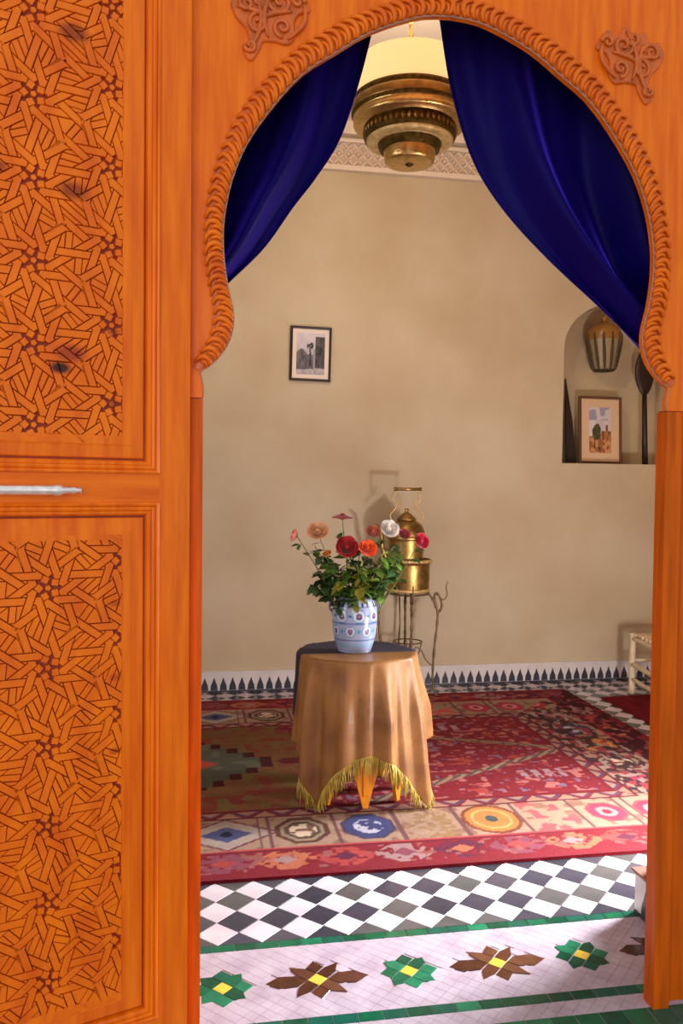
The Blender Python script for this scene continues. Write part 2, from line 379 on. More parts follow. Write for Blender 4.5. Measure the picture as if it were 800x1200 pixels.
for cx, t in flw:
    ob('centre_tile', G().prism([rot45(p,cx) for p in sq(0,0)], up3, -.004, .001, .0006), m_yel, fl)
    h = q/2-.001
    if t == 'g':
        for k in range(4):
            petal(turn([(q/2+.001,-h),(q*1.5,-h),(q*1.5+.024,0+.004),(q*1.5,h),(q/2+.001,h)],k), cx, m_green[rng.randint(4)])
            petal(turn(sq(q,q),k), cx, m_green[rng.randint(4)])
    else:
        for k in range(4):
            petal(turn([(q/2+.001,-h),(q*1.45,-h),(q*2.5,.004),(q*1.45,h),(q/2+.001,h)],k), cx, m_brown[rng.randint(3)])
        for s in (1,-1):
            inv = lambda x, y: ((x+y)*.7071, (y-x)*.7071)
            petal([inv(*p) for p in ((0,s*.033),(.028,s*.062),(0,s*.098),(-.028,s*.062))], cx, m_brown[rng.randint(3)])
            petal([inv(*p) for p in ((s*.033,0),(s*.062,-.026),(s*.115,-.030),(s*.158,0),(s*.115,.030),(s*.062,.026))], cx, m_brown[rng.randint(3)])

# ------------------------------------------------------------------ arched door surround (trim_2)
CX = .665; FYF, FYB = 2.165, 2.212
inner = [(0,2.743),(.09,2.732),(.217,2.680),(.31,2.618),(.406,2.546),(.514,2.407),(.567,2.296),(.592,2.187),(.595,2.10),(.585,2.016),(.567,1.93),(.578,1.865),(.612,1.815),(.650,1.785),(.643,1.75),(.643,1.72)]
outer = [(0,2.790),(.11,2.778),(.25,2.722),(.345,2.665),(.440,2.590),(.545,2.460),(.606,2.336),(.637,2.205),(.642,2.09),(.632,2.01),(.618,1.945),(.624,1.885),(.650,1.835),(.672,1.800)]
tb = empty('trim_2', (CX,FYF,0), kind='structure', label='orange wooden horseshoe arch surround with rope carving and two side posts', cat='door surround')
ot = (CX,FYF,0)
fine = lambda P, n: [curve(P, i/n) for i in range(n+1)]
fi = fine(inner[:-2], 44)+inner[-2:]
ply = [(-.20,1.72),(-.20,3.1),(1.62,3.1),(1.62,1.72)] + [(CX+a,b) for a,b in reversed(fi)] + [(CX-a,b) for a,b in fi[1:]]
front3 = lambda a,b,h: (a, FYF-h, b)
ob('arch_board', G().prism(ply, front3, -.018, 0, 0), m_wood, tb, ot)
# joint line above the posts, thin bead on the arch edge
for s in (-1,1):
    ob('edge_bead', G().tube([(CX+s*a, FYF-.002, b) for a,b in fi], .0022, 6), m_bead, tb, ot)
g = G().box(-.20, .0215, FYF+.001, FYB, 0, 1.717); ob('post', g, m_jamb, tb, ot)
g = G().box(1.309, 1.357, FYF-.006, FYB, 0, 1.717); ob('post', g, m_jamb, tb, ot)
g = G().box(1.357, 1.62, FYF+.026, FYB, 0, 1.717); ob('post_return', g, m_jamb, tb, ot)
g = G().box(-.205,.019,FYF+.004,FYB-.005,1.712,1.722).box(1.312,1.51,FYF+.004,FYB-.005,1.712,1.722); ob('joint', g, m_ground, tb, ot)
ob('seam', G().box(CX-.0015, CX+.0015, FYF-.001, FYF+.002, 2.745, 3.09), m_ground, tb, ot)
# rope carving: a chain of slanted crescent links, each its own piece
def pathlen(P):
    L = [0]
    for a, b in zip(P, P[1:]): L.append(L[-1]+math.dist(a,b))
    return L
cin = fine(inner[:-2], 200); cout = fine(outer, 200)
mid = [((a[0]+b[0])/2,(a[1]+b[1])/2) for a,b in zip(cin,cout)]; LL = pathlen(mid)
def at(P, s):
    s = min(max(s,0),LL[-1]); import bisect
    i = min(max(bisect.bisect_right(LL,s)-1,0),199); f = (s-LL[i])/(LL[i+1]-LL[i]+1e-9)
    return (lerp(P[i][0],P[i+1][0],f), lerp(P[i][1],P[i+1][1],f))
for sgn in (-1,1):
    g = G(); NN = 90
    strip_v = []
    for i in range(NN+1):
        s = LL[-1]*i/NN; a = at(cin,s); b = at(cout,s)
        strip_v += [(CX+sgn*a[0],FYF-.002,a[1]),(CX+sgn*lerp(a[0],b[0],.5),FYF-.009,lerp(a[1],b[1],.5)),(CX+sgn*b[0],FYF-.0015,b[1])]
    g.add(strip_v, [(i*3+k,i*3+k+1,i*3+k+4,i*3+k+3) for i in range(NN) for k in (0,1)], True)
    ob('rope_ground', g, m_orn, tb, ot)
    st = .0275; k = 0
    R1 = [(1.0,.024),(.90,.010),(.74,.002),(.55,0),(.36,.001),(.18,.006),(.04,.014)]
    R2 = [(.66,.019),(.52,.0135),(.38,.012),(.22,.0145),(.06,.022)]
    while k*st < LL[-1]-.012:
        for row, RR in ((0,R1),(1,R2)):
            pts, rad = [], []
            for i, (v, ds) in enumerate(RR):
                ss = k*st+ds; a = at(cin,ss); b = at(cout,ss); bu = math.sin(PI*(i+.6)/(len(RR)+.2))
                pts.append((CX+sgn*lerp(a[0],b[0],v), FYF-.003-.009*bu, lerp(a[1],b[1],v))); rad.append((.0072 if row==0 else .0052)*(.4+.65*bu))
            ob('rope_link', G().tube(pts, rad, 6), m_carve, tb, ot)
        k += 1
# carved acanthus ornaments
def blob(cx, cz, s, sc_):
    O = [(-.095,.030),(-.080,.062),(-.055,.052),(-.035,.085),(-.005,.070),(.020,.095),(.045,.065),(.075,.080),(.108,.030),(.080,.018),(.066,-.005),(.068,-.040),(.050,-.062),(.020,-.058),(-.012,-.060),(-.020,-.078),(-.042,-.110),(-.060,-.095),(-.050,-.060),(-.058,-.030),(-.078,-.010),(-.090,.010)]
    O = O[::-1]
    n = 66; P = [curve(O+[O[0]], i/n) for i in range(n)]
    return [(cx+s*a*sc_, cz+b*sc_) for a,b in P]
def spiral(cx, cz, r, a0, turns, s, n=18):
    return [(cx+s*r*(1-.8*i/n)*math.cos(a0+turns*2*PI*i/n), cz+r*(1-.8*i/n)*math.sin(a0+turns*2*PI*i/n)) for i in range(n+1)]
for s in (1,-1):
    ox, oz = (CX-.485, 2.685) if s == 1 else (CX+.515, 2.672)
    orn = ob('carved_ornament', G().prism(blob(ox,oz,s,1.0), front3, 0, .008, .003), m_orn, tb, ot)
    for (a,b,r,a0,tn) in ((-.055,.028,.026,0,1.3),(.030,.040,.030,PI,1.3),(-.025,-.018,.028,PI/2,1.2),(.036,-.022,.024,-PI/2,-1.3),(.075,.045,.018,0,1.1),(-.045,-.075,.016,PI,1.2),(0,.062,.02,0,-1.2)):
        P = spiral(ox+s*a, oz+b, r, a0, tn, s)
        ob('scroll', G().tube([(x,FYF-.009-.006*i/len(P),z) for i,(x,z) in enumerate(P)], [.0066-.0028*i/len(P) for i in range(len(P))], 6), m_orn, orn, ot)
    for (a0,b0,a1,b1,bn) in ((-.05,-.09,-.03,.05,.02),(.0,-.05,.02,.08,-.02),(.05,-.05,.09,.04,.02),(-.08,.02,.0,.0,.018),(.0,.0,.06,.02,-.02)):
        P = [(ox+s*(lerp(a0,a1,t)+bn*math.sin(PI*t)), oz+lerp(b0,b1,t)) for t in [i/8 for i in range(9)]]
        ob('vein', G().tube([(x,FYF-.011,z) for x,z in P], [.003+.004*math.sin(PI*i/8) for i in range(9)], 6), m_orn, orn, ot)

# ------------------------------------------------------------------ carved door leaf (door_1)
LA = math.radians(20.16); W = .70
dl = empty('door_1', (-.011,2.125,0), LA, kind='structure', label='open orange wooden door leaf with carved interlaced star panels on the left', cat='door')
def lb(x0,x1,y0,y1,z0,z1): return G().box(x0,x1,y0,y1,z0,z1)
ob('stile', lb(-.078,0,0,.032,.02,3.02), m_wood, dl); ob('stile', lb(-W,-W+.078,0,.032,.02,3.02), m_wood, dl)
ob('rail', lb(-W+.078,-.078,.0005,.032,1.453,1.523), m_woodh, dl)
ob('rail', lb(-W+.078,-.078,.0005,.032,2.93,3.02), m_woodh, dl); ob('rail', lb(-W+.078,-.078,.0005,.032,.02,.16), m_woodh, dl)
prof = [(0,.002),(.0005,-.005),(.004,-.007),(.008,-.005),(.009,-.001),(.011,-.003),(.015,-.0045),(.019,-.003),(.020,.001),(.022,.000),(.026,.000),(.030,.004),(.032,.012),(.033,.016)]
panels = {'upper': (1.523,2.93), 'lower': (.16,1.453)}
to_leaf = lambda a,b,h: (a, .0095-h, b)
pan = {}
for nm, (z0,z1) in panels.items():
    g = G(); frame_sweep(g, -W+.078, -.078, z0, z1, prof); ob('moulding', g, m_wood, dl)
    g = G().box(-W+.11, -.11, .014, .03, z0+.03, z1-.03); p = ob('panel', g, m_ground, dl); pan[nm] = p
    g = G(); frame_sweep(g, -W+.078+.036, -.114, z0+.036, z1-.036, [(0,.016),(.001,.009),(.004,.0075),(.029,.0055),(.034,.004),(.052,.004),(.054,.0055),(.055,.0145)])
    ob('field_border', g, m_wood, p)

# interlaced straps on a lattice of decagons and bow ties
def star_pattern(P, cx, cz, x0, x1, z0, z1, wd, gap):
    ap = P/2; dirv = lambda d: (math.cos(math.radians(d)), math.sin(math.radians(d)))
    A = (0,P); B = (P*math.sin(math.radians(72)), P*math.cos(math.radians(72)))
    paths = []
    def isect(p, d, q_, e):
        den = d[0]*e[1]-d[1]*e[0]; t = ((q_[0]-p[0])*e[1]-(q_[1]-p[1])*e[0])/den
        return (p[0]+d[0]*t, p[1]+d[1]*t)
    mg = P*1.3
    for i in range(-30,31):
        for j in range(-8,9):
            c = (cx+i*A[0]+j*B[0], cz+i*A[1]+j*B[1])
            if not (x0-mg < c[0] < x1+mg and z0-mg < c[1] < z1+mg): continue
            md = lambda d, o=(0,0): (c[0]+o[0]+ap*dirv(d)[0], c[1]+o[1]+ap*dirv(d)[1])
            loc = []
            for k in range(10):
                a0 = 90+36*k; rr = ap*.38197; a1 = a0+36
                loc.append([md(a0), (c[0]+rr*dirv(a1)[0], c[1]+rr*dirv(a1)[1]), md(a0+72)])
            paths.append(loc)
            AB = (A[0]+B[0], A[1]+B[1]); loc = []
            loc.append([md(-54,A), md(162,B)]); loc.append([md(-18,A), md(126,B)])
            for (n1,o1,r1,n2,o2,r2_) in ((54,(0,0),72,-54,A,-72),(54,(0,0),36,162,B,180),(234,AB,216,-18,A,0),(234,AB,252,126,B,108)):
                p, q_ = md(n1,o1), md(n2,o2)
                x = isect(p, dirv(r1), q_, dirv(r2_)); loc.append([p, x, q_])
            paths.append(loc)
    nodes = {}; adj = []; pos = []
    def nid(p):
        k = (round(p[0]*4000), round(p[1]*4000))
        for a in (0,-1,1):
            for b in (0,-1,1):
                if (k[0]+a,k[1]+b) in nodes: return nodes[(k[0]+a,k[1]+b)]
        nodes[k] = len(pos); pos.append(p); adj.append(set()); return nodes[k]
    for loc in paths:
        segs = [(pi, a, b) for pi, pth in enumerate(loc) for a, b in zip(pth, pth[1:])]
        cuts = [[0,1] for _ in segs]
        for i in range(len(segs)):
            for j in range(i+1, len(segs)):
                if segs[i][0] == segs[j][0]: continue
                p, p2, q_, q2 = segs[i][1], segs[i][2], segs[j][1], segs[j][2]
                d = (p2[0]-p[0],p2[1]-p[1]); e = (q2[0]-q_[0],q2[1]-q_[1]); den = d[0]*e[1]-d[1]*e[0]
                if abs(den) < 1e-12: continue
                t = ((q_[0]-p[0])*e[1]-(q_[1]-p[1])*e[0])/den; u = ((q_[0]-p[0])*d[1]-(q_[1]-p[1])*d[0])/den
                if .01 < t < .99 and .01 < u < .99: cuts[i].append(t); cuts[j].append(u)
        for (pi,a,b), cs in zip(segs, cuts):
            cs = sorted(cs); pts = [nid((lerp(a[0],b[0],t), lerp(a[1],b[1],t))) for t in cs]
            for m, n in zip(pts, pts[1:]):
                if m != n: adj[m].add(n); adj[n].add(m)
    ang = lambda a, b: math.atan2(pos[b][1]-pos[a][1], pos[b][0]-pos[a][0])
    nb = [sorted(s, key=lambda b: ang(a,b)) for a, s in enumerate(adj)]
    deg4 = [len(x) == 4 for x in nb]
    def walk(a, b):
        """from a towards b along the strand to the next crossing: list of nodes from a"""
        out = [a]
        while True:
            out.append(b)
            if deg4[b] or len(nb[b]) != 2: return out
            c = nb[b][0] if nb[b][1] == a else nb[b][1]; a, b = b, c
    over = {}; order = [i for i in range(len(pos)) if deg4[i]]
    for s0 in order:
        if s0 in over: continue
        over[s0] = 0; stack = [s0]
        while stack:
            a = stack.pop()
            for k, b in enumerate(nb[a]):
                pth = walk(a, b); e = pth[-1]
                if not deg4[e] or e in over: continue
                kk = nb[e].index(pth[-2]); is_over = (k%2 == over[a])
                over[e] = (kk%2) if not is_over else 1-(kk%2)
                stack.append(e)
    strapsP, fills = [], []; hw = wd/2
    for a in order:
        k = over[a]; ends = [walk(a, nb[a][k]), walk(a, nb[a][(k+2)%4])]
        if not all(deg4[e[-1]] for e in ends): continue
        line = [pos[i] for i in ends[0][::-1]] + [pos[i] for i in ends[1][1:]]
        nodeline = ends[0][::-1]+ends[1][1:]
        # drop straight middle points
        sides = []
        for sg in (1,-1):
            offs = []
            for i in range(len(line)):
                p = line[i]
                if 0 < i < len(line)-1:
                    d0 = (p[0]-line[i-1][0], p[1]-line[i-1][1]); d1 = (line[i+1][0]-p[0], line[i+1][1]-p[1])
                    l0, l1 = math.hypot(*d0), math.hypot(*d1)
                    n0 = (-d0[1]/l0*sg, d0[0]/l0*sg); n1 = (-d1[1]/l1*sg, d1[0]/l1*sg); kq = 1+n0[0]*n1[0]+n0[1]*n1[1]
                    if kq > 1.999: continue
                    offs.append((p[0]+(n0[0]+n1[0])*hw/kq, p[1]+(n0[1]+n1[1])*hw/kq))
                else:
                    q_ = line[1] if i == 0 else line[-2]
                    d = (q_[0]-p[0], q_[1]-p[1]) if i == 0 else (p[0]-q_[0], p[1]-q_[1]); l = math.hypot(*d); d = (d[0]/l, d[1]/l)
                    nrm = (-d[1]*sg, d[0]*sg); po = (p[0]+nrm[0]*hw, p[1]+nrm[1]*hw)
                    e = nodeline[0] if i == 0 else nodeline[-1]; prev = nodeline[1] if i == 0 else nodeline[-2]
                    kk = nb[e].index(prev); o1 = nb[e][(kk+1)%4]
                    cd = (pos[o1][0]-pos[e][0], pos[o1][1]-pos[e][1]); cl = math.hypot(*cd); cd = (cd[0]/cl, cd[1]/cl)
                    cn = (-cd[1], cd[0]); back = (q_[0]-p[0], q_[1]-p[1])
                    if cn[0]*back[0]+cn[1]*back[1] < 0: cn = (-cn[0], -cn[1])
                    off = hw+gap; qo = (pos[e][0]+cn[0]*off, pos[e][1]+cn[1]*off)
                    offs.append(isect(po, d, qo, cd))
            sides.append(offs)
        strapsP.append(sides[0]+sides[1][::-1])
    seen = set()
    for a in range(len(pos)):
        for b in nb[a]:
            if (a,b) in seen: continue
            face = []; x, y = a, b
            while (x,y) not in seen and len(face) < 60:
                seen.add((x,y)); face.append(x)
                k = nb[y].index(x); z = nb[y][(k-1)%len(nb[y])]; x, y = y, z
            pl = [pos[i] for i in face]; n = len(pl)
            if n < 3 or n > 30: continue
            Ar = sum(pl[i-1][0]*pl[i][1]-pl[i][0]*pl[i-1][1] for i in range(n))/2
            if Ar <= 0 or Ar > P*P*.5: continue
            ins = inset(pl, hw+gap)
            if not ins: continue
            cen = (sum(p[0] for p in pl)/n, sum(p[1] for p in pl)/n)
            if n >= 18:   # heart of the big star: five lozenges round a small boss
                r_in = min(math.dist(p,cen) for p in ins); r_out = max(math.dist(p,cen) for p in ins)
                a0 = math.atan2(ins[0][1]-cen[1], ins[0][0]-cen[0])
                far = max(range(n), key=lambda i: math.dist(ins[i],cen)); a0 = math.atan2(ins[far][1]-cen[1], ins[far][0]-cen[0])
                for k in range(5):
                    t = a0+2*PI*k/5; f = lambda r, w_: (cen[0]+r*math.cos(t)-w_*math.sin(t), cen[1]+r*math.sin(t)+w_*math.cos(t))
                    fills.append([f(r_out*.32,0), f(r_out*.64,r_out*.34), f(r_out,0), f(r_out*.64,-r_out*.34)])
                fills.append([(cen[0]+r_out*.22*math.cos(a0+PI/5+2*PI*k/5), cen[1]+r_out*.22*math.sin(a0+PI/5+2*PI*k/5)) for k in range(5)])
            else:
                r_ = max(math.dist(p,cen) for p in ins)
                if abs(sum(ins[i-1][0]*ins[i][1]-ins[i][0]*ins[i-1][1] for i in range(n))/2) < 4.2e-4: fills.append(ins); continue
                far = max(range(n), key=lambda i: math.dist(ins[i],cen)); d = ((ins[far][0]-cen[0])/r_, (ins[far][1]-cen[1])/r_)
                if rng.rand() < .5: d = (-d[1], d[0])
                ce = cen; bw_ = .0068; gg_ = .0023
                for lo, hi in ((-9,-bw_-gg_),(-bw_,bw_),(bw_+gg_,9)):   # a bar across, a corner piece at each side
                    L_ = [((p[0]-ce[0])*d[0]+(p[1]-ce[1])*d[1], -(p[0]-ce[0])*d[1]+(p[1]-ce[1])*d[0]) for p in ins]
                    c_ = clip(L_, lo, hi, -9, 9)
                    if c_: fills.append([(ce[0]+a_*d[0]-b_*d[1], ce[1]+a_*d[1]+b_*d[0]) for a_, b_ in c_])
    cl = lambda L: [c for c in (clip(p, x0, x1, z0, z1) for p in L) if c]
    return cl(strapsP), cl(fills)
PP = .186
allp = []
for nm, (cx_, cz_, z0, z1) in {'upper': (-.371,2.375,1.592,2.862), 'lower': (-.34,1.255,.228,1.376)}.items():
    S_, F_ = star_pattern(PP, cx_, cz_, -W+.168, -.168, z0, z1, .0162, .0023)
    allp += [('strap', nm, p) for p in S_] + [('inlay', nm, p) for p in F_]
def vis(p):
    x = sum(a[0] for a in p[2])/len(p[2]); z = sum(a[1] for a in p[2])/len(p[2])
    lim = .25 < z < 2.66 and x > -.455
    A = abs(sum(p[2][i-1][0]*p[2][i][1]-p[2][i][0]*p[2][i-1][1] for i in range(len(p[2]))))
    return (lim, A)
for kd, h in (('strap',.0060),('inlay',.0052)):
    L = sorted([p for p in allp if p[0] == kd], key=vis, reverse=True)
    for p in L[:298]:
        hh = h+rng.uniform(-.0006,.0006)
        ob(kd, G().prism(p[2], to_leaf, -.006, hh, .0012), m_carve, pan[p[1]])
    rest = {'upper': G(), 'lower': G()}
    for p in L[298:]: rest[p[1]].prism(p[2], to_leaf, -.006, h)
    for nm, g in rest.items():
        if g.v: ob('carved_'+kd+'work', g, m_carve, pan[nm], kind='stuff')
# bolt handle on the middle rail
hd = ob('bolt_handle', G().tube([(-.62,-.022,1.482),(-.5,-.022,1.482),(-.335,-.022,1.482),(-.33,-.022,1.482),(-.318,-.022,1.482),(-.312,-.022,1.482),(-.296,-.022,1.482),(-.290,-.022,1.482),(-.280,-.022,1.482),(-.272,-.022,1.482)],
        [.0115,.0115,.0115,.0135,.0135,.009,.0072,.0095,.0055,.0085], 16), m_silver, dl, label='polished metal bolt handle')
for u in (-.58,-.325): ob('bracket', G().box(u-.006,u+.006,-.02,.001,1.472,1.492), m_silver, hd)

# ------------------------------------------------------------------ curtains
rod = ob('curtain_rod', G().tube([(OX0-.01,2.36,2.93),(OX1+.01,2.36,2.93)], .012, 12), m_iron, label='dark rod behind the arch carrying both blue curtains', cat='rod')
def curtain(side, inner_pts, outer_pts, tail_x, tail_z, nf, name_label, tie_z):
    root = empty('curtain', (tail_x[0],2.34,0), label=name_label, cat='curtain', group='blue curtains tied back behind the arch')
    of_ = (tail_x[0],2.34,0)
    NU, NV = 90, 70
    def fn(u, v):
        if v < .75:
            t = v/.75; a = curve(inner_pts,t); b = curve(outer_pts,t)
            spread = 1-t
        else:
            t = (v-.75)/.25; a0 = inner_pts[-1]; b0 = outer_pts[-1]
            a = (lerp(a0[0],tail_x[0],min(1,t*2.5)), lerp(a0[1],tail_z,t)); b = (lerp(b0[0],tail_x[1],min(1,t*2.5)), lerp(b0[1],tail_z,t)); spread = 0
        uu = u
        x = lerp(a[0],b[0],uu); z = lerp(a[1],b[1],uu)
        am = .012+.040*min(1, v/.3)*(1 if v < .75 else .45)
        ph = 2*PI*nf*uu**.85
        y = 2.33+am*math.sin(ph+.5*math.sin(3*v+side))+.014*math.sin(ph*2.3+4*v)+.012*math.sin(7*v+5*uu)
        if v < .75:
            z -= .02*math.sin(PI*uu)*math.sin(PI*t)
        return (x, y, z)
    o = ob('drape', G().grid(fn, NU, NV), m_blue, root, of_)
    md = o.modifiers.new('thickness', 'SOLIDIFY'); md.thickness = .003
    tx = (inner_pts[-1][0]+outer_pts[-1][0])/2; tz = tie_z
    hw_ = abs(inner_pts[-1][0]-outer_pts[-1][0])/2+.012
    P = [(tx+hw_*math.cos(a), 2.325+.055*math.sin(a), tz+.012*math.cos(a)) for a in [2*PI*i/24 for i in range(25)]]
    ob('tieback', G().tube(P, .010, 8), m_blue, root, of_)
    for k in range(7):
        uu = k/6; x = lerp(inner_pts[0][0],outer_pts[0][0],uu); z = lerp(inner_pts[0][1],outer_pts[0][1],uu)
        P = [(x,2.36+.019*math.cos(a),2.93+.019*math.sin(a)) for a in [2*PI*i/12 for i in range(13)]]
        ob('ring', G().tube(P, .0025, 5, cap=False).tube([(x,2.36,2.911),(x,2.34,z+.0)], .002, 4), m_iron, root, of_)
curtain(0, [(.500,2.89),(.487,2.776),(.452,2.63),(.404,2.484),(.337,2.372),(.273,2.284),(.19,2.161),(.092,2.057),(-.02,1.94)],
        [(-.13,2.89),(-.14,2.75),(-.15,2.6),(-.16,2.45),(-.165,2.3),(-.17,2.2),(-.17,2.08),(-.165,1.98),(-.15,1.90)], (-.05,-.19), .25, 2.3,
        'royal blue curtain swept to the left side of the arch', 1.93)
curtain(1, [(.668,2.89),(.686,2.84),(.727,2.656),(.795,2.467),(.888,2.326),(1.024,2.186),(1.19,2.043),(1.337,1.916),(1.46,1.84)],
        [(1.55,2.89),(1.555,2.75),(1.56,2.6),(1.56,2.45),(1.57,2.3),(1.57,2.15),(1.57,2.05),(1.57,1.94),(1.57,1.84)], (1.46,1.58), .25, 2.5,
        'royal blue curtain swept to the right side of the arch', 1.86)

# ------------------------------------------------------------------ brass ceiling lamp
lc = (.974,3.80,0)
lamp = empty('hanging_lamp', (lc[0],lc[1],3.0), label='round tiered brass ceiling lamp with a glowing cream drum shade', cat='lamp')
ol = (0,0,3.0)
def lp(name, prof, m, n=72): return ob(name, G().lathe(prof, n), m, lamp, ol)
sh = lp('shade', [(.262,3.262),(.262,3.30),(.258,3.36),(.254,3.43),(.254,3.435),(.250,3.435),(.250,3.36),(.256,3.262)], m_shade)
lp('rim', [(.250,3.275),(.266,3.278),(.270,3.270),(.270,3.262),(.268,3.255),(.270,3.250),(.268,3.205),(.262,3.198)], m_brassd)
lp('rim_band', [(.2705,3.250),(.2725,3.246),(.2725,3.216),(.2705,3.212)], m_brass)
lp('outer_tier', [(.262,3.198),(.256,3.188),(.262,3.182),(.262,3.168),(.252,3.160),(.206,3.158),(.204,3.150)], m_cup)
lp('pierced_tier', [(.208,3.158),(.214,3.150),(.212,3.106),(.204,3.098),(.196,3.094)], m_brassd)
lp('pale_tier', [(.200,3.098),(.199,3.090),(.192,3.082),(.168,3.080),(.150,3.082),(.146,3.078)], m_brassl)
lp('inner_tier', [(.148,3.085),(.146,3.070),(.138,3.066),(.139,3.052),(.128,3.046),(.120,3.046)], m_brassd)
lp('cup', [(.122,3.050),(.120,3.040),(.117,3.010),(.112,2.996),(.098,2.992),(.06,2.990),(.0,2.988)], m_cup)
ob('finial', G().lathe([(.020,2.989),(.016,2.984),(.008,2.980),(0,2.979)],16), m_brassd, lamp, ol)
g = G()
for k in range(48):
    a = 2*PI*k/48; x, y = .2135*math.cos(a), .2135*math.sin(a); g.add([(x+ -math.sin(a)*dx+math.cos(a)*dn, y+math.cos(a)*dx+math.sin(a)*dn, 3.128+dz) for dx,dz,dn in ((-.009,0,0),(0,-.016,0),(.009,0,0),(0,.016,0),(0,0,.006))], [(0,1,4),(1,2,4),(2,3,4),(3,0,4)])
ob('pierced_studs', g, m_brass, lamp, ol, kind='stuff')
ob('stem', G().tube([(0,0,3.40),(0,0,ZC)], .010, 10), m_brass, lamp, ol)
ob('ceiling_rose', G().lathe([(0,ZC-.03),(.03,ZC-.03),(.06,ZC-.012),(.065,ZC)],24), m_brass, lamp, ol)
ob('spider', G().tube([(-.252,0,3.42),(.252,0,3.42)], .004, 6).tube([(0,-.252,3.42),(0,.252,3.42)], .004, 6), m_brass, lamp, ol)
ob('bulb', G().lathe([(0,3.30),(.022,3.31),(.03,3.335),(.022,3.365),(.012,3.40)],16), m_bulb, lamp, ol)
pl = bpy.data.lights.new('lamp_glow', 'POINT'); pl.energy = 85; pl.color = (1,.82,.58); pl.shadow_soft_size = .06
po = bpy.data.objects.new('lamp_glow', pl); col.objects.link(po); po.location = (lc[0],lc[1],3.62)

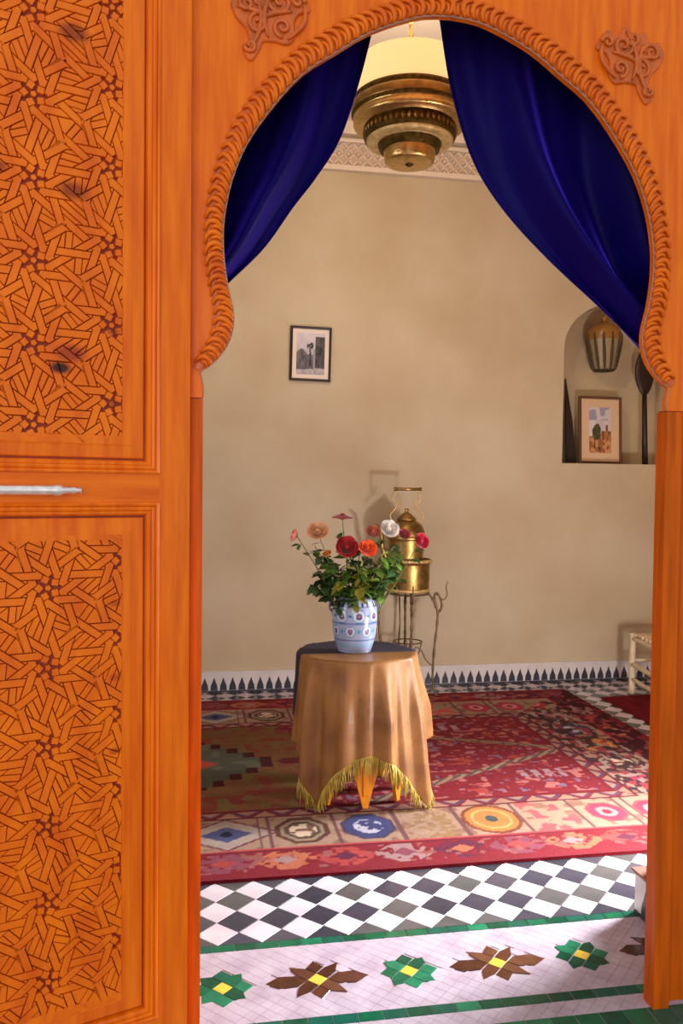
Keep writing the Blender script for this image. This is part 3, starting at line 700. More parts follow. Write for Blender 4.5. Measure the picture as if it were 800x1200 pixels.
# ------------------------------------------------------------------ rugs
C = lambda *a: np.array(srgb(*a)[:3])
def hashn(x, y, s=0):
    v = np.sin(x*127.1+y*311.7+s*74.7)*43758.5453; return v-np.floor(v)
def vnoise(x, y, s=0):
    xi, yi = np.floor(x), np.floor(y); fx, fy = x-xi, y-yi; fx = fx*fx*(3-2*fx); fy = fy*fy*(3-2*fy)
    return (hashn(xi,yi,s)*(1-fx)+hashn(xi+1,yi,s)*fx)*(1-fy)+(hashn(xi,yi+1,s)*(1-fx)+hashn(xi+1,yi+1,s)*fx)*fy
RX0, RX1, RY0, RY1 = -2.15, 2.70, 3.115, 5.745
def rugcol(x, y):
    n = len(x); c = np.zeros((n,3)); e = np.minimum.reduce([y-RY0, RY1-y, RX1-x, x-RX0])
    vert = (np.minimum(RX1-x, x-RX0) < np.minimum(y-RY0, RY1-y))      # in a side border
    t = np.where(vert, y-RY0, x)                                         # along the border
    crim, deep, beige, navy, org, dk = C(128,23,38), C(96,20,30), C(160,126,104), C(60,56,100), C(186,112,48), C(58,34,36)
    def put(m, k): c[m] = k
    c[:] = crim
    # field: gold hexagon with grey green stepped medallion, crimson beyond with lattice lines
    mx, my = .0, 4.43
    X, Y = np.abs(x-mx), np.abs(y-my)
    hexa = X < 1.30-.9*Y*0
    gold = (X + np.floor(Y*9)/9*.75 < .98) & (Y < .68)
    fieldnoise = vnoise(x*14,y*14,1)
    put(e > .66, C(126,24,38))
    motif = (vnoise(x*26,y*34,3) > .78) & (e > .68); put(motif, C(176,96,92))
    motif2 = (vnoise(x*30+40,y*36,5) > .83) & (e > .68); put(motif2, C(120,90,120))
    motif3 = (vnoise(x*24+9,y*32+7,6) > .84) & (e > .68); put(motif3, C(160,52,44))
    # diagonal garlands of the crimson field meeting at right
    for sgn in (1,-1):
        dline = np.abs((y-4.40) - sgn*(2.02-x)*.50*1.0*(-1)) if sgn == 1 else np.abs((y-4.46) - (2.02-x)*.42)
        m = (dline < .030) & (x > .75) & (x < 2.05) & (e > .66); put(m & (vnoise(x*40,y*40,70) > .25), C(158,118,92))
        ch = m & (np.sin((x-y*sgn)*110) > .1); put(ch, C(92,78,74))
    m = (np.abs(y-4.05-.12*np.sin(0)) < .06) & (np.abs(x-1.78) < .13) & (np.sin(x*90) > -.3); put(m & (vnoise(x*50,y*50,71) > .3), C(150,118,128))
    m = (np.abs(y-4.55) < .08) & (np.abs(x-1.15) < .22) & (vnoise(x*30,y*30,8) > .45); put(m, C(136,92,120))
    m = (np.abs(y-4.9) < .05) & (np.abs(x-1.5) < .12) & (np.sin(x*80) > -.2); put(m, C(170,120,130))
    put(gold & (e > .66), C(118,74,40))
    g2 = gold & (e > .66) & (X+np.floor(Y*9)/9*.75 > .90); put(g2, C(116,34,36))
    m = gold & (vnoise(x*14,y*16,9) > .66); put(m, C(126,52,38))
    m = gold & (vnoise(x*15+5,y*12,11) > .70); put(m, C(112,88,44))
    st = np.floor(Y*12)/12
    med = (X + st*1.05 < .36) & (Y < .34); put((X+st*1.05 < .42) & (Y < .38), C(70,24,26)); put(med, C(82,80,66))
    put((X + Y*1.4 < .14), C(170,60,34)); m = med & (vnoise(x*16,y*16,12) > .62); put(m, C(96,94,76))
    m = (np.abs(Y) < .05) & (np.abs(X-.56) < .12-.9*Y); put(m & gold, C(96,30,30))
    # borders
    B = e <= .66
    zz = B & (e > .57); put(zz, C(160,114,96))
    tri = np.abs(((t*6.2) % 1)-.5)*2; ee = (e-.57)/.09
    put(zz & (np.abs(ee-tri) < .22), C(120,30,40)); put(zz & (np.abs(ee-tri*.8-.25) < .10), C(86,62,92)); put(B & (e > .645), C(112,20,32)); put(B & (e > .568) & (e < .580), C(96,30,40))
    bb = B & (e <= .568) & (e > .25); put(bb, beige)
    m = bb & (vnoise(x*26,y*26,15) > .70); put(m, C(138,98,80))
    # cartouche colours along the front
    L = [(-.2,'p'),(.142,'d'),(.468,'o'),(.757,'n'),(1.03,'s'),(1.323,'O'),(1.60,'f'),(1.88,'c'),(2.12,'c')]
    Ls = [(.75+.3*k, 'coOnd'[k%5]) for k in range(8)]
    ve = (e-.25)/.318
    for (pos_, kd, mask) in [(a,b,~vert) for a,b in L+[(-.2-.3*k,'coOnd'[k%5]) for k in range(1,6)]]+[(a,b,vert) for a,b in Ls]:
        du = (t-pos_)/.115; dv = (ve-.5)/.42; r = np.sqrt(du**2+dv**2); ocg = np.maximum(np.maximum(np.abs(du),np.abs(dv)),(np.abs(du)+np.abs(dv))*.72)
        mm = bb & mask
        if kd == 'd':
            d1 = np.abs(du)*.62+np.abs(dv); put(mm & (d1 < 1.25), C(120,60,70)); put(mm & (d1 < 1.12), C(164,146,134)); put(mm & (d1 < .6), C(74,78,120)); put(mm & (r < .22), C(40,36,70))
        elif kd == 'o':
            put(mm & (ocg < 1.0), C(92,56,48)); put(mm & (ocg < .82), C(150,124,100)); put(mm & (ocg < .66), C(88,70,60)); put(mm & (ocg < .5), C(204,180,150)); put(mm & (r < .5) & (vnoise(x*40,y*40,2) > .55), C(120,80,70))
        elif kd == 'n':
            put(mm & (ocg < 1.0), C(72,58,84)); put(mm & (ocg < .86), C(60,64,112)); put(mm & (ocg < .55) & (vnoise(x*45,y*45,4) > .42), C(180,176,196))
        elif kd == 'O':
            put(mm & (r < 1.18), C(120,62,40)); put(mm & (r < 1.02), C(186,110,40)); put(mm & (r < .8) & (r > .7), C(218,150,80)); put(mm & (r < .26), C(60,76,76))
        elif kd == 'c':
            put(mm & (ocg < .82), C(150,70,72)); put(mm & (ocg < .70), C(176,40,72)); put(mm & (r < .42), C(206,120,120)); put(mm & (r < .2), C(140,30,60))
        elif kd == 's':
            put(mm & (np.abs(du) < .95) & (vnoise(x*48,y*48,7) > .5), C(146,112,74))
        elif kd == 'f':
            put(mm & (np.abs(du) < 1.0) & (vnoise(x*26,y*26,10) > .62), C(196,70,74))
        put(mm & (np.abs(np.abs(t-pos_)-.142) < .006), C(110,70,70))
    # side borders are darker, busier
    vb = bb & vert; put(vb & (vnoise(x*30,y*22,21) > .52), C(74,44,50)); put(vb & (vnoise(x*36+7,y*26,22) > .68), C(150,52,60)); put(vb & (vnoise(x*32,y*24+9,23) > .78), C(158,126,118))
    rb = B & (e <= .25); put(rb, crim)
    m = rb & (e > .055) & (e < .215)
    ft = (t*4.1) % 1; idx = np.floor(t*4.1)
    pal = [C(132,62,80), C(180,96,62), C(168,56,52), C(156,118,118), C(96,34,60)]
    sh_ = np.abs(ft-.5)*2; se = np.abs((e-.135)/.08)
    for k in range(5):
        mk = m & (idx%5 == k); put(mk & (sh_*.8+se*.7 < .95) & (vnoise(x*44,y*44,k+30) > .36), pal[k]); put(mk & (sh_+se < .45), pal[(k+2)%5])
    put(m & (vnoise(x*30,y*34,44) > .80), C(146,80,76))
    put(rb & (e > .22), C(110,26,40)); put(rb & (e > .232), C(180,60,66)); put(rb & vert & (vnoise(x*30,y*22,25) > .5), C(70,24,34))
    # wool variation
    vshade = .86+.26*vnoise(x*60,y*60,50)*.6+.12*vnoise(x*4,y*26,51)
    c = c*vshade[:,None]*.86; lum = c.mean(1)[:,None]; return lum*.14+c*.86
def rug_mesh(x0, x1, y0, y1, nx, ny, z):
    xs = np.linspace(x0,x1,nx+1); ys = np.linspace(y0,y1,ny+1); Xg, Yg = np.meshgrid(xs, ys)
    wob = .004*vnoise(Xg*3,Yg*3,60)
    co = np.stack([Xg, Yg, z+wob],-1).reshape(-1,3)
    i = np.arange(nx); j = np.arange(ny); I, J = np.meshgrid(i,j); a = (J*(nx+1)+I).ravel()
    f = np.stack([a,a+1,a+nx+2,a+nx+1],-1)
    me = bpy.data.meshes.new('rug'); me.vertices.add(len(co)); me.vertices.foreach_set('co', co.ravel())
    me.loops.add(f.size); me.loops.foreach_set('vertex_index', f.ravel().astype(np.int32)); me.polygons.add(len(f))
    me.polygons.foreach_set('loop_start', np.arange(0,f.size,4).astype(np.int32)); me.update(calc_edges=True); me.validate()
    return me
rg = empty('rug', (.6,RY0,0), label='large crimson patterned wool rug in front of the fringed table', cat='rug')
me = rug_mesh(RX0,RX1,RY0,RY1,620,375,.010); me.materials.append(m_rug)
o = ob('pile', me, None, rg); o.location = (-.6,-RY0,0); paint(o, lambda x,y,z: rugcol(x,y))
ob('backing', G().box(RX0,RX1,RY0,RY1,.0004,.0098), m_rugr, rg, (.6,RY0,0))
r2_ = empty('rug', (2.85,4.2,0), label='plain dark red rug under the rustic stool at right', cat='rug')
g = G(); g.grid(lambda u,v: (lerp(2.865,3.92,u), lerp(3.2,5.50,v), .011+.003*math.sin(9*u+5*v)), 30, 60); ob('pile', g, m_rugr, r2_, (2.85,4.2,0))
ob('backing', G().box(2.865,3.92,3.2,5.50,.0004,.008), m_rugr, r2_, (2.85,4.2,0))

# ------------------------------------------------------------------ table and cloths
tc_ = (.782,3.95); RZ = .016
tab = empty('side_table', (tc_[0],tc_[1],RZ), label='octagonal orange wooden side table hidden under a fringed gold cloth', cat='table')
octo = lambda R: [(R*math.cos(PI/8+k*PI/4), R*math.sin(PI/8+k*PI/4)) for k in range(8)]
g = G().prism(octo(.276), lambda a,b,h: (a,b,h), .655, .678, .003); ob('table_top', g, m_paint, tab)
g = G()
R_ = .245
ob('apron', G().prism(octo(.262), lambda a,b,h: (a,b,h), .60, .655), m_paint, tab)
for k in range(8):
    a = k*PI/4-PI/2; ca, sa = math.cos(a), math.sin(a)
    P = [(-.012,0),(.012,0),(.030,.07),(.050,.14),(.056,.22),(.075,.26),(.088,.40),(.090,.60),(-.090,.60),(-.088,.40),(-.075,.26),(-.056,.22),(-.050,.14),(-.030,.07)]
    ob('leg', G().prism(P, lambda p,z,h: (ca*(R_+h)-sa*p, sa*(R_+h)+ca*p, z), -.018, 0, .002), m_paint, tab)
    ob('leg_rib', G().prism([(-.012,.06),(.012,.06),(.020,.55),(-.020,.55)], lambda p,z,h: (ca*(R_+h)-sa*p, sa*(R_+h)+ca*p, z), 0, .006, .002), m_paint, bpy.data.objects[[c.name for c in tab.children if c.name.startswith('leg')][-1]])
def Roct(th):
    a = ((th) % (PI/4)) - PI/8
    return .5*(.284*math.cos(PI/8)/math.cos(a))+.5*.268
def drape(p, q_, ztop, off, amp, seed, zmin=.02):
    r = math.hypot(p,q_)+1e-9; th = math.atan2(q_,p); R = Roct(th)+off
    if r <= R: return (tc_[0]+p, tc_[1]+q_, ztop)
    h = r-R; rad = R
    k = min(1, h/.28)
    fold = math.cos(th*10+seed+.6*math.sin(th*5))*.62+math.cos(th*21+seed*2+1.3)*.34+math.cos(th*5+seed)*.25
    corner = math.cos(4*(th-PI/4))*.5+.5
    rad += .012+amp*(.38+.62*fold)*k*.9 + .05*h*(1+1.2*corner)*(1+.5*math.cos(th))*.85 - .02*corner*k
    drop = h*(.985-.03*corner)
    zz = ztop-drop+min(h,.02)*.3
    if zz < zmin: zz = zmin+.004*math.sin(40*th); 
    return (tc_[0]+rad*math.cos(th), tc_[1]+rad*math.sin(th), zz)
def cloth(name, p0, p1, q0, q1, n, m, ztop, off, amp, seed, label, sol=.003, zmin=.022):
    g = G(); nu = n; nv = int(n*(q1-q0)/(p1-p0))
    g.grid(lambda u,v: drape(lerp(p0,p1,u), lerp(q0,q1,v), ztop, off, amp, seed, zmin), nu, nv)
    e = empty(name, (tc_[0],tc_[1],.70), label=label, cat='cloth')
    o = ob('cloth', g, m, e, (tc_[0],tc_[1],.70)); md = o.modifiers.new('t','SOLIDIFY'); md.thickness = sol; md.offset = 1
    return e, g
ZT = RZ+.681
cloth('dark_cloth', -.58, .56, -.10, .56, 110, m_navy, ZT, .006, .018, 2.0, 'dark navy cloth under the gold cloth showing at the back left', .002)
ge, gg = cloth('gold_cloth', -.71, .71, -.715, -.075, 190, m_gold, ZT+.004, .012, .060, .7, 'bronze gold satin cloth with yellow fringe draped over the side table')
g = G()
for k in range(330):
    t = k/329*(1.42+.5); 
    if t < .25: p, q_ = -.71, -.715+(.25-t)
    elif t < 1.67: p, q_ = -.71+(t-.25), -.715
    else: p, q_ = .71, -.715+(t-1.67)
    a = drape(p, q_, ZT+.004, .014, .060, .7, .022); L_ = min(.075+.02*rng.rand(), a[2]-.018)
    if L_ < .01:
        dx, dy = rng.uniform(-.03,.03), -rng.uniform(.01,.05)
        g.tube([a,(a[0]+dx*.5,a[1]+dy*.5,.021),(a[0]+dx,a[1]+dy,.019)], [.0018,.0016,.001], 4)
    else:
        sx, sy = rng.uniform(-.012,.012,2)
        g.tube([a,(a[0]+sx,a[1]+sy,a[2]-L_*.5),(a[0]+sx*1.5,a[1]+sy*1.5,a[2]-L_)], [.0020,.0018,.001], 4)
ob('fringe', g, m_fringe, ge, (tc_[0],tc_[1],.70), kind='stuff')

# ------------------------------------------------------------------ vase
vc = (.765,3.925); VZ = ZT+.0095
vs = empty('vase', (vc[0],vc[1],VZ), label='blue and white painted ceramic vase with two small handles', cat='vase')
vp = [(.0,0),(.072,0),(.080,.004),(.088,.025),(.098,.06),(.105,.10),(.109,.15),(.110,.18),(.106,.21),(.098,.232),(.094,.245),(.097,.258),(.101,.264),(.097,.266),(.090,.262),(.088,.240),(.100,.19),(.098,.12),(.06,.02),(0,.015)]
vpf = [curve(vp, i/130) for i in range(131)]
o = ob('body', G().lathe(vpf, 120), m_vase, vs)
def vasecol(x, y, z):
    c = np.tile(C(146,156,188),(len(x),1)); th = np.arctan2(y,x); 
    navy, teal, rose, wht = C(52,60,120), C(70,140,166), C(150,96,110), C(186,190,208)
    for zc, n, rr, ph in ((.178,8,.030,0),(.105,8,.026,PI/8)):
        a = ((th+ph+PI/n) % (2*PI/n))-PI/n; d = np.hypot(a*.105, (z-zc)*.95)
        c[d < rr] = teal; c[d < rr*.86] = wht; c[(d < rr*.5)] = navy if zc > .15 else C(84,74,140); c[d < rr*.22] = rose
        d2 = np.hypot((np.abs(a)-PI/n)*.105, z-zc); c[d2 < .010] = C(96,150,190); c[d2 < .005] = navy
    band = (z > .222) & (z < .246); c[band] = C(176,190,216); c[band & (np.sin(th*26) > .2)] = navy
    c[(np.abs(z-.221) < .0018)|(np.abs(z-.142) < .0016)|(np.abs(z-.062) < .002)] = C(70,90,150)
    low = (z < .058) & (z > .03); c[low & (np.abs(((th*9/PI)%1)-.5)*2 > (z-.03)/.028)] = C(120,160,190)
    return c
paint(o, vasecol)
for s in (-1,1):
    P = [(s*.098,0,.232),(s*.116,0,.238),(s*.124,0,.222),(s*.120,0,.20),(s*.109,0,.188)]
    ob('handle', G().tube([curve(P,i/12) for i in range(13)], .005, 8), mat('vase handle glaze', srgb(120,110,130), .3), vs)

# ------------------------------------------------------------------ roses
def bloom(r, opn, seed, flat=.75):
    rs = np.random.RandomState(seed); g = G()
    g.lathe([(0,-.1*r),(.30*r,.0),(.34*r,.35*r),(.22*r,.62*r),(0,.66*r)], 10)
    for ring, (n, R, H, tilt) in enumerate(((3,.30,.98,.03),(4,.46,1.0,.12*opn),(5,.66,.98,.35*opn),(6,.84,.86,.70*opn))):
        for k in range(n):
            a = 2*PI*(k+.37*ring)/n+rs.uniform(-.15,.15); wd = 2*PI/n*.78
            def fn(u, v):
                t = (u-.5)*2; ang_ = a+t*wd*(.55+.45*math.sin(PI*min(v*.9+.1,1)))
                rr = r*R*(.25+.75*math.sin(PI/2*min(1,v*1.15))) + r*tilt*.35*v*v
                rr *= 1-.03*t*t; z = r*(H*v*flat*(1-.13*t*t)+ -.05) - r*tilt*.22*max(0,v-.7)*3
                return (rr*math.cos(ang_), rr*math.sin(ang_), z)
            g.grid(fn, 4, 4)
    return g
lf_me = []
for i, m in enumerate(m_leaf):
    g = G(); L_ = 1.0
    rows = [(0,.02),(.18,.26),(.42,.36),(.7,.27),(.9,.10),(1.0,.0)]
    v_ = []
    for t, w_ in rows: v_ += [(t,-w_,.10*w_*2-.18*t*t),(t,0,-.18*t*t),(t,w_,.10*w_*2-.18*t*t)]
    g.add(v_, [(k*3+j, k*3+j+1, k*3+j+4, k*3+j+3) for k in range(5) for j in (0,1)], True)
    lf_me.append(g.mesh('leaf', m))
def put_leaf(parent, base, p, size, az, pitch, roll, mi):
    o = bpy.data.objects.new('leaf', lf_me[mi]); col.objects.link(o); o.parent = parent
    o.location = Vector(p)-Vector(base); o.rotation_euler = (roll, pitch, az); o.scale = (size,size,size)
def stem_thing(name, label, cat, group, tip, base, bow, nleaf, lsize, rs, mis, lo=.25):
    root = empty(name, base, label=label, cat=cat, group=group)
    b, t = Vector(base), Vector(tip); midp = (b+t)/2+Vector(bow)
    bez = lambda s: b*(1-s)**2+midp*2*s*(1-s)+t*s*s
    g = G().tube([bez(i/10) for i in range(11)], [.0032-.0014*i/10 for i in range(11)], 6)
    ob('stem', g, m_stem, root, base)
    for k in range(nleaf):
        s = lerp(lo, .93, (k+rs.rand()*.6)/nleaf); p = bez(s); az = rs.uniform(0,2*PI)
        off = Vector((math.cos(az),math.sin(az),.1))*rs.uniform(.003,.012)
        put_leaf(root, base, p+off, lsize*rs.uniform(.75,1.2), az, rs.uniform(-.5,.7), rs.uniform(-.6,.6), int(rs.choice(mis)))
        if rs.rand() < .7:   # companion leaflets
            for da in (-.9,.9): put_leaf(root, base, p+off*2.2, lsize*rs.uniform(.6,.9), az+da, rs.uniform(-.3,.8), rs.uniform(-.6,.6), int(rs.choice(mis)))
    return root
rs = np.random.RandomState(11)
roses = [
 ('salmon pink rose at the far left of the bouquet', srgb(226,120,104), (.470,3.90,1.262), .030, .5, (-.9,.2,.3), 'rose'),
 ('pale peach rose with blown open petals, second from the left', srgb(240,186,140), (.575,3.88,1.280), .044, 1.1, (-.15,-.75,.65), 'rose'),
 ('flat crimson rose standing highest in the bouquet', srgb(170,14,44), (.695,3.90,1.352), .038, 1.5, (.05,.15,.95), 'rose'),
 ('large round deep red rose at the front of the bouquet', srgb(176,6,22), (.700,3.80,1.212), .047, .8, (-.05,-.85,.35), 'rose'),
 ('vivid orange rose beside the large red rose', srgb(244,92,16), (.803,3.82,1.205), .037, 1.1, (.1,-.8,.5), 'rose'),
 ('small yellow orange rosebud left of the large red rose', srgb(226,140,30), (.612,3.82,1.180), .021, .4, (-.4,-.4,.7), 'rose'),
 ('small coral rose touching the white rose', srgb(222,120,92), (.842,3.88,1.278), .033, .6, (-.1,-.7,.6), 'rose'),
 ('white rose above the green leaves', srgb(246,240,234), (.915,3.86,1.292), .043, .7, (.12,-.85,.55), 'rose'),
 ('magenta rose at the far right of the bouquet', srgb(206,10,62), (1.076,3.88,1.235), .036, .6, (.3,-.85,.3), 'rose'),
 ('dusky pink rose behind the magenta rose', srgb(196,70,92), (1.010,3.95,1.262), .028, .6, (.1,-.7,.6), 'rose'),
]
for i, (lab, c, tip, r, opn, d, nm) in enumerate(roses):
    a = 2*PI*i/10; base = (vc[0]+.045*math.cos(a), vc[1]+.045*math.sin(a), VZ+.05)
    dv = Vector(d).normalized(); tp = Vector(tip)-dv*r*.3
    root = stem_thing('rose', lab, 'rose', 'roses in the painted vase', tp, base, ((tip[0]-vc[0])*.15, 0, .06), 6, .046, rs, [0,1,3], .45)
    m = mat('petal '+str(i), c, .55, noise=.25, scale=40, sheen=.2)
    qm = dv.to_track_quat('Z','Y').to_matrix()
    r *= 1.12; g = bloom(r, opn, 100+i, .5 if i == 2 else .85); g.v = [tuple(qm@Vector(p)+tp) for p in g.v]
    ob('bloom', g, m, root, base)
    cal = G()
    for k in range(5):
        aa = 2*PI*k/5; cal.add([tuple(qm@Vector((rr*math.cos(aa+w_), rr*math.sin(aa+w_), z))+tp) for rr,w_,z in ((.1*r,-.5,-.1*r),(.1*r,.5,-.1*r),(.42*r,.3,.02*r),(.42*r,-.3,.02*r),(.62*r,0,.05*r))], [(0,1,2,3),(3,2,4)], True)
    ob('calyx', cal, m_stem, root, base)
sprays = [(.56,3.88,1.195,'dark leafy sprig reaching left below the pink roses',[1,1,0]),(.58,3.84,1.08,'dark leafy sprig hanging over the left rim of the vase',[1,1]),(.565,3.87,1.02,'lowest dark leafy sprig drooping at the left of the vase',[1]),
 (.63,3.82,1.13,'green leafy sprig below the yellow orange bud',[0,3,0]),(.68,3.78,1.10,'green leafy sprig under the large red rose',[0,4,3]),(.74,3.76,1.12,'green leafy sprig at the middle of the bouquet',[0,0,4]),
 (.80,3.78,1.12,'olive leafy sprig under the orange rose',[4,0,2]),(.77,3.76,1.03,'olive leafy sprig low over the vase mouth',[4,0]),(.86,3.80,1.17,'light green leafy sprig right of the orange rose',[2,3,2]),
 (.93,3.82,1.20,'light green leafy sprig below the white rose',[2,3]),(.96,3.84,1.13,'light green leafy sprig in front of the brass basin',[2,2,3]),(.87,3.79,1.05,'bright green leafy sprig over the right rim of the vase',[2,0,3]),
 (1.0,3.87,1.19,'thin pale green sprig below the magenta rose',[2]),(.70,3.92,1.20,'dark leafy sprig behind the large red rose',[1,0]),(.80,3.95,1.20,'dark leafy sprig behind the orange rose',[1,0]),(.63,3.90,1.04,'shadowed leafy sprig by the left vase handle',[1,0])]
for i, (x, y, z, lab, mis) in enumerate(sprays):
    a = 2.4*i; base = (vc[0]+.05*math.cos(a), vc[1]+.05*math.sin(a), VZ+.08)
    stem_thing('leaf_sprig', lab, 'foliage', 'leafy sprigs in the painted vase', (x,y,z+.018), base, ((x-vc[0])*.1, -.01, .06), 12, .062, rs, mis, .40)

# ------------------------------------------------------------------ kettle, basin, stand
kx, ky = 1.495, 5.70
bs = empty('brass_basin', (kx,ky,.757), label='round brass basin on the wrought iron stand', cat='basin'); ob_ = (0,0,0)
ob('bowl', G().lathe([(0,.0),(.13,.0),(.142,.006),(.145,.03),(.148,.10),(.147,.19),(.150,.205),(.158,.21),(.160,.222),(.153,.226),(.142,.222),(.138,.20),(.138,.03),(.12,.014),(0,.012)],64), m_brass, bs)
ob('rim', G().lathe([(.152,.206),(.166,.210),(.170,.220),(.164,.230),(.150,.230)],64), m_brassl, bs)
ob('foot_ring', G().lathe([(.142,.0),(.150,.006),(.150,.018),(.144,.024)],64), m_brassl, bs)
kz = .757+.017
kt = empty('brass_kettle', (kx-.02,ky,kz), label='brass kettle with curled handle standing in the basin before its shadow', cat='kettle')
K = [(0,0),(.085,0),(.095,.01),(.105,.10),(.118,.22),(.128,.33),(.130,.38),(.120,.43),(.096,.465),(.07,.48),(.062,.49)]
ob('body', G().lathe([curve(K,i/40) for i in range(41)],56), m_brass, kt)
ob('shoulder_band', G().lathe([(.129,.345),(.134,.352),(.134,.372),(.129,.38)],56), m_brass, kt)
ld = ob('lid', G().lathe([(.066,.486),(.070,.492),(.062,.505),(.040,.525),(.018,.538),(.012,.548),(.016,.558),(.012,.568),(0,.572)],40), m_brass, kt)
SP = [(-.115,0,.20),(-.150,0,.23),(-.175,0,.30),(-.180,0,.38),(-.200,0,.435),(-.235,0,.455)]
ob('spout', G().tube([curve(SP,i/16) for i in range(17)], [.022-.012*i/16 for i in range(17)], 10), m_brass, kt)

hz = .705
h_ = ob('handle', G().tube([(-.085,-.01,hz),(.095,-.01,hz)], [.011,.011], 12).tube([(-.094,-.01,hz),(-.085,-.01,hz)],.014,12).tube([(.095,-.01,hz),(.104,-.01,hz)],.014,12), m_brass, kt)
for s in (-1,1):
    P = [(s*.100,0,.46),(s*.118,0,.52),(s*.088,0,.56),(s*.075,0,.60),(s*.100,0,.63),(s*.085,0,.67),(s*.080,-.01,.70)]
    ob('handle_wire', G().tube([curve(P,i/30) for i in range(31)], .0045, 7), m_brassl, h_)
    P = [(s*.085,0,.585),(s*.062,0,.62),(s*.050,0,.60),(s*.060,0,.57),(s*.075,0,.55)]
    ob('wire_curl', G().tube([curve(P,i/20) for i in range(21)], .0035, 6), m_brassl, h_)
st = empty('iron_stand', (kx,ky,0), label='twisted wrought iron stand with curled legs against the back wall', cat='stand')
ob('ring', G().tube([(.142*math.cos(a),.142*math.sin(a),.745) for a in [2*PI*i/40 for i in range(41)]], .007, 8, cap=False), m_iron, st)
ob('ring', G().tube([(.10*math.cos(a),.10*math.sin(a),.40) for a in [2*PI*i/40 for i in range(41)]], .005, 8, cap=False), m_iron, st)
ob('cross_bar', G().tube([(-.14,0,.745),(.14,0,.745)],.005,6).tube([(0,-.14,.745),(0,.14,.745)],.005,6), m_iron, st)
def radial(P, a): return [(r*math.cos(a), r*math.sin(a), z) for r, z in P]
for a in (math.radians(-8), math.radians(172), math.radians(-98), math.radians(82)):
    wall_side = a > 1 and a < 2
    P = [(.140,.745),(.175,.70),(.200,.64),(.220,.615),(.238,.65),(.228,.71),(.200,.745),(.185,.72),(.196,.665),(.210,.60),(.205,.50),(.190,.36),(.182,.22),(.180,.12),(.195,.045),(.215,.008)]
    f = 1.0 if not wall_side else .9
    leg = ob('leg', G().tube([curve(radial([(r*f,z) for r,z in P],a),i/70) for i in range(71)], [.0085+.002*math.sin(i*1.7) for i in range(71)], 7), m_iron, st)
    if not wall_side:
        Q = [(.226,.71),(.255,.70),(.275,.735),(.268,.79),(.280,.83)]
        ob('finial', G().tube([curve(radial(Q,a),i/14) for i in range(15)], [.006-.002*i/14 for i in range(15)], 7), m_iron, leg)
    Q = [(.185,.22),(.13,.27),(.10,.33),(.06,.36),(.05,.33),(.075,.31),(.10,.40)]
    ob('scroll', G().tube([curve(radial(Q,a),i/24) for i in range(25)], .0045, 6), m_iron, leg)
    Q = [(.188,.07),(.15,.05),(.135,.02),(.150,.006)]
    ob('toe_curl', G().tube([curve(radial(Q,a),i/12) for i in range(13)], .0045, 6), m_iron, leg)
for dx in (-.085,-.045,.0): 
    ob('rod', G().tube([(dx,-.08,.74),(dx+.006,-.085,.55),(dx-.004,-.09,.40)], .0055, 7), m_iron, st)

# ------------------------------------------------------------------ rustic stool
so = (3.17,5.575,0)
stl = empty('stool', so, label='rustic stool of pale peeled wood poles at the right', cat='stool')
legs = [((3.165,5.60),.0),((3.085,5.02),.014),((3.60,5.55),.0),((3.52,4.97),.014)]
def wobble(a, b, r, n=8, sd=0):
    q_ = np.random.RandomState(sd); A, B = Vector(a), Vector(b)
    return G().tube([A.lerp(B,i/n)+Vector(q_.uniform(-.003,.003,3)) for i in range(n+1)], [r*q_.uniform(.88,1.12) for _ in range(n+1)], 10)
for k, ((x,y),z) in enumerate(legs): ob('leg', wobble((x,y,z),(x,y,.445),.0225,8,k), m_log, stl, so)
def rung(i, j, z, r, k): 
    (a,_),(b,_) = legs[i], legs[j]; ob('rung', wobble((a[0],a[1],z),(b[0],b[1],z),r,8,30+k), m_log, stl, so)
for k, (i,j,z,r) in enumerate([(0,1,.405,.016),(0,1,.215,.018),(0,1,.105,.015),(2,3,.405,.016),(2,3,.215,.018),(0,2,.405,.015),(0,2,.245,.013),(1,3,.405,.015),(1,3,.245,.013)]): rung(i,j,z,r,k)
for k in range(9):
    t = (k+.5)/9; a = (lerp(3.165,3.085,t), lerp(5.60,5.02,t)); b = (a[0]+.435, a[1]-.05)
    ob('seat_pole', wobble((a[0],a[1],.434),(b[0],b[1],.434),.013,6,60+k), m_log, stl, so)

# ------------------------------------------------------------------ framed pictures
def picture(loc, wd, ht, fw_, depth, fm, mm, mw, imgfn, lean, rz, roll, label, nx=70, ny=90):
    e = empty('framed_picture', loc, label=label, cat='picture'); e.rotation_euler = (lean, roll, rz)
    g = G(); frame_sweep(g, -wd/2, wd/2, 0, ht, [(0,0),(0,-depth),(fw_*.3,-depth-.003),(fw_,-depth*.9),(fw_,-depth*.5)]); ob('frame', g, fm, e)
    ob('backing', G().box(-wd/2+.002,wd/2-.002,-depth*.45,-.001,.002,ht-.002), fm, e)
    ob('mat_board', G().box(-wd/2+fw_*.8,wd/2-fw_*.8,-depth*.6,-depth*.46,fw_*.8,ht-fw_*.8), mm, e)
    a, b = wd/2-fw_-mw, ht-2*(fw_+mw)
    g = G(); z0 = fw_+mw; g.grid(lambda u,v: (-a+2*a*u, -depth*.6-.0012, z0+b*v), nx, ny)
    o = ob('print', g, m_vc, e); paint(o, lambda x,y,z: imgfn((x+a)/(2*a), (z-z0)/b))
    gl = G().box(-wd/2+fw_,wd/2-fw_,-depth*.85,-depth*.82,fw_,ht-fw_)
    return e
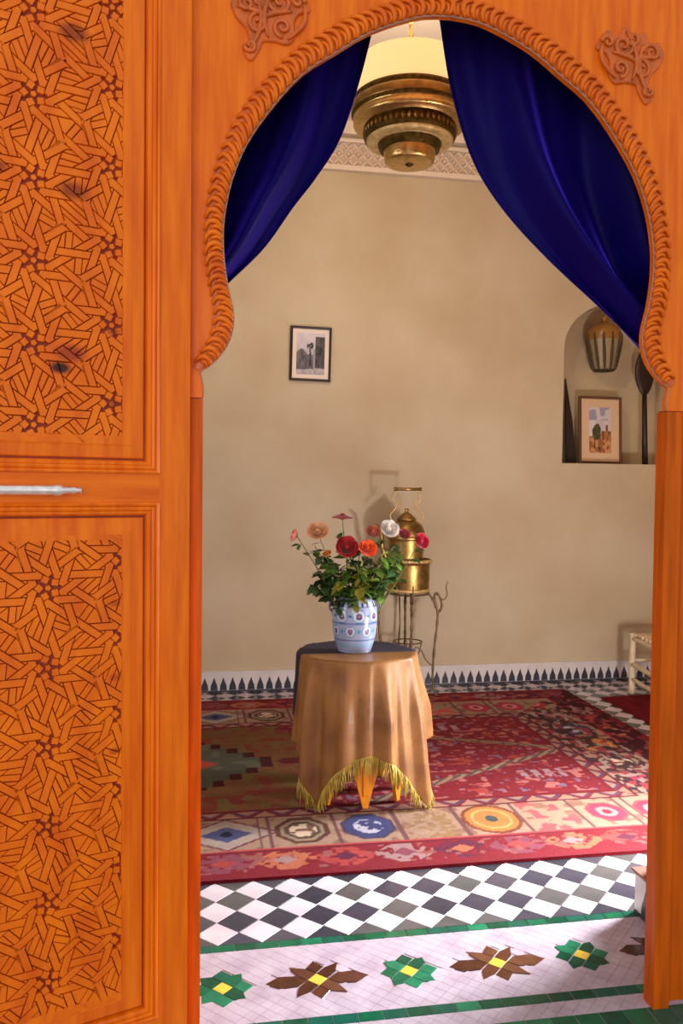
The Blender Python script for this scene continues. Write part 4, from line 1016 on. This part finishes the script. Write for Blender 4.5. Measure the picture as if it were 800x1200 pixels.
def bw(u, v):
    c = .30+.28*v+.12*vnoise(u*6,v*6,1); c[:] = c
    c = np.where(v < .16, .30+.25*vnoise(u*12,v*20,2), c)
    bld = (u < .36) & (v < .52+.10*np.sin(u*9)) & (v > .12); c = np.where(bld, .05+.14*vnoise(u*22,v*12,3), c)
    bld2 = (u > .66) & (v > .16) & (v < .92); c = np.where(bld2, .02+.08*vnoise(u*14,v*14,4), c)
    c = np.where((u > .30) & (u < .62) & (v > .14) & (v < .48), .07+.12*vnoise(u*20,v*9,5), c)
    palm = (np.hypot((u-.48)*1.0,(v-.70)*1.3) < .12) | ((np.abs(u-.48) < .035) & (v > .2) & (v < .78)); c = np.where(palm & (vnoise(u*30,v*30,6) > .25), .03, c)
    c = np.where((u > .70) & (u < .84) & (v > .70) & (v < .88), .10, c)
    c = np.where((u > .60) & (u < .66) & (v < .62) & (v > .16), .34, c)
    return np.stack([c*.95, c*.90, c*1.04], -1)
picture((.823,6.038,2.254), .300, .392, .017, .022, m_bframe, m_mat, .030, bw, 0, 0, math.radians(1.0), 'small black framed black and white photograph hung on the back wall')
def wc(u, v):
    n_ = vnoise(u*5,v*5,1); c = np.stack([.42+.25*n_, .40+.22*n_, .46+.16*n_],-1)
    c[v > .72] = C(150,146,168); m = (v > .72) & (vnoise(u*5,v*9,2) > .5); c[m] = C(196,190,196)
    g_ = v < .36+.08*vnoise(u*7,v*0,3); c[g_] = C(150,92,52); c[g_ & (vnoise(u*9,v*14,4) > .55)] = C(190,140,90); c[g_ & (vnoise(u*12,v*10,5) > .7)] = C(92,56,36)
    tr = np.hypot(u-.33,(v-.46)*1.1) < .17+.05*vnoise(u*14,v*14,6); c[tr] = C(74,76,42); c[tr & (vnoise(u*20,v*20,7) > .6)] = C(46,50,32)
    tw = (np.abs(u-.80) < .05) & (v < .62) & (v > .3); c[tw] = C(112,66,44); bl = (u > .55) & (v < .48) & (v > .28); c[bl] = C(166,112,66); c[bl & (vnoise(u*18,v*9,8) > .6)] = C(120,74,48)
    return c
picture((3.165,6.165,1.692), .355, .535, .020, .020, m_brframe, m_matp, .066, wc, math.radians(-4), math.radians(-2), math.radians(.5), 'brown framed watercolour of trees and a village leaning in the niche')

# ------------------------------------------------------------------ niche objects
ln = empty('hanging_lantern', (3.185,6.17,2.43), label='ribbed amber glass lantern hanging in the niche above the watercolour', cat='lantern')
LP_ = [(.075,0),(.090,.03),(.112,.14),(.130,.24),(.128,.30),(.100,.345),(.050,.37),(.030,.385),(.030,.42)]
lpf = [curve(LP_,i/30) for i in range(31)]
ob('body', G().lathe(lpf, 36), m_lantp, ln)
ob('shoulder', G().lathe([(r+.002,z) for r,z in lpf if z > .22], 36), m_lant, ln)
for k in range(12):
    a = 2*PI*k/12; pts = [((r+.003)*math.cos(a+.5*(.3-z)), (r+.003)*math.sin(a+.5*(.3-z)), z) for r,z in lpf if z < .30]
    ob('rib', G().tube(pts, [.004+.008*math.sin(PI*i/(len(pts)-1)) for i in range(len(pts))], 6), m_lantd, ln)
ob('base_ring', G().lathe([(.070,-.006),(.082,-.004),(.082,.006),(.072,.008)],30), m_lantd, ln)
ob('chain', G().tube([(0,0,.42),(0,0,.49)], .004, 6), m_iron, ln)
pd = empty('wooden_paddle', (3.535,6.13,1.69), label='tall dark wooden paddle with oval head standing at the right of the niche', cat='paddle'); pd.rotation_euler = (math.radians(-3),0,0)
ob('shaft', G().tube([(0,0,.002),(0,0,.30),(0,0,.60)], [.024,.021,.019], 12), m_dark, pd)
g = G()
def hd_(u, v):
    a = 2*PI*u; t = v; r = .078*math.sin(PI*t)**.6+.004; z = .55+.38*t
    return (r*math.cos(a), .35*r*math.sin(a), z)
g.grid(hd_, 20, 20); ob('head', g, m_dark, pd)
bl = ob('dark_spear', G().prism([(-.035,0),(.050,0),(.045,.06),(.012,.33),(-.052,.67),(-.058,.66),(-.050,.40),(-.045,.20)], lambda a,b,h: (3.0+a-.09+.02,6.20-h,1.692+b), 0, .014, .003), m_dark, label='dark pointed wooden blade leaning in the left corner of the niche', cat='blade')
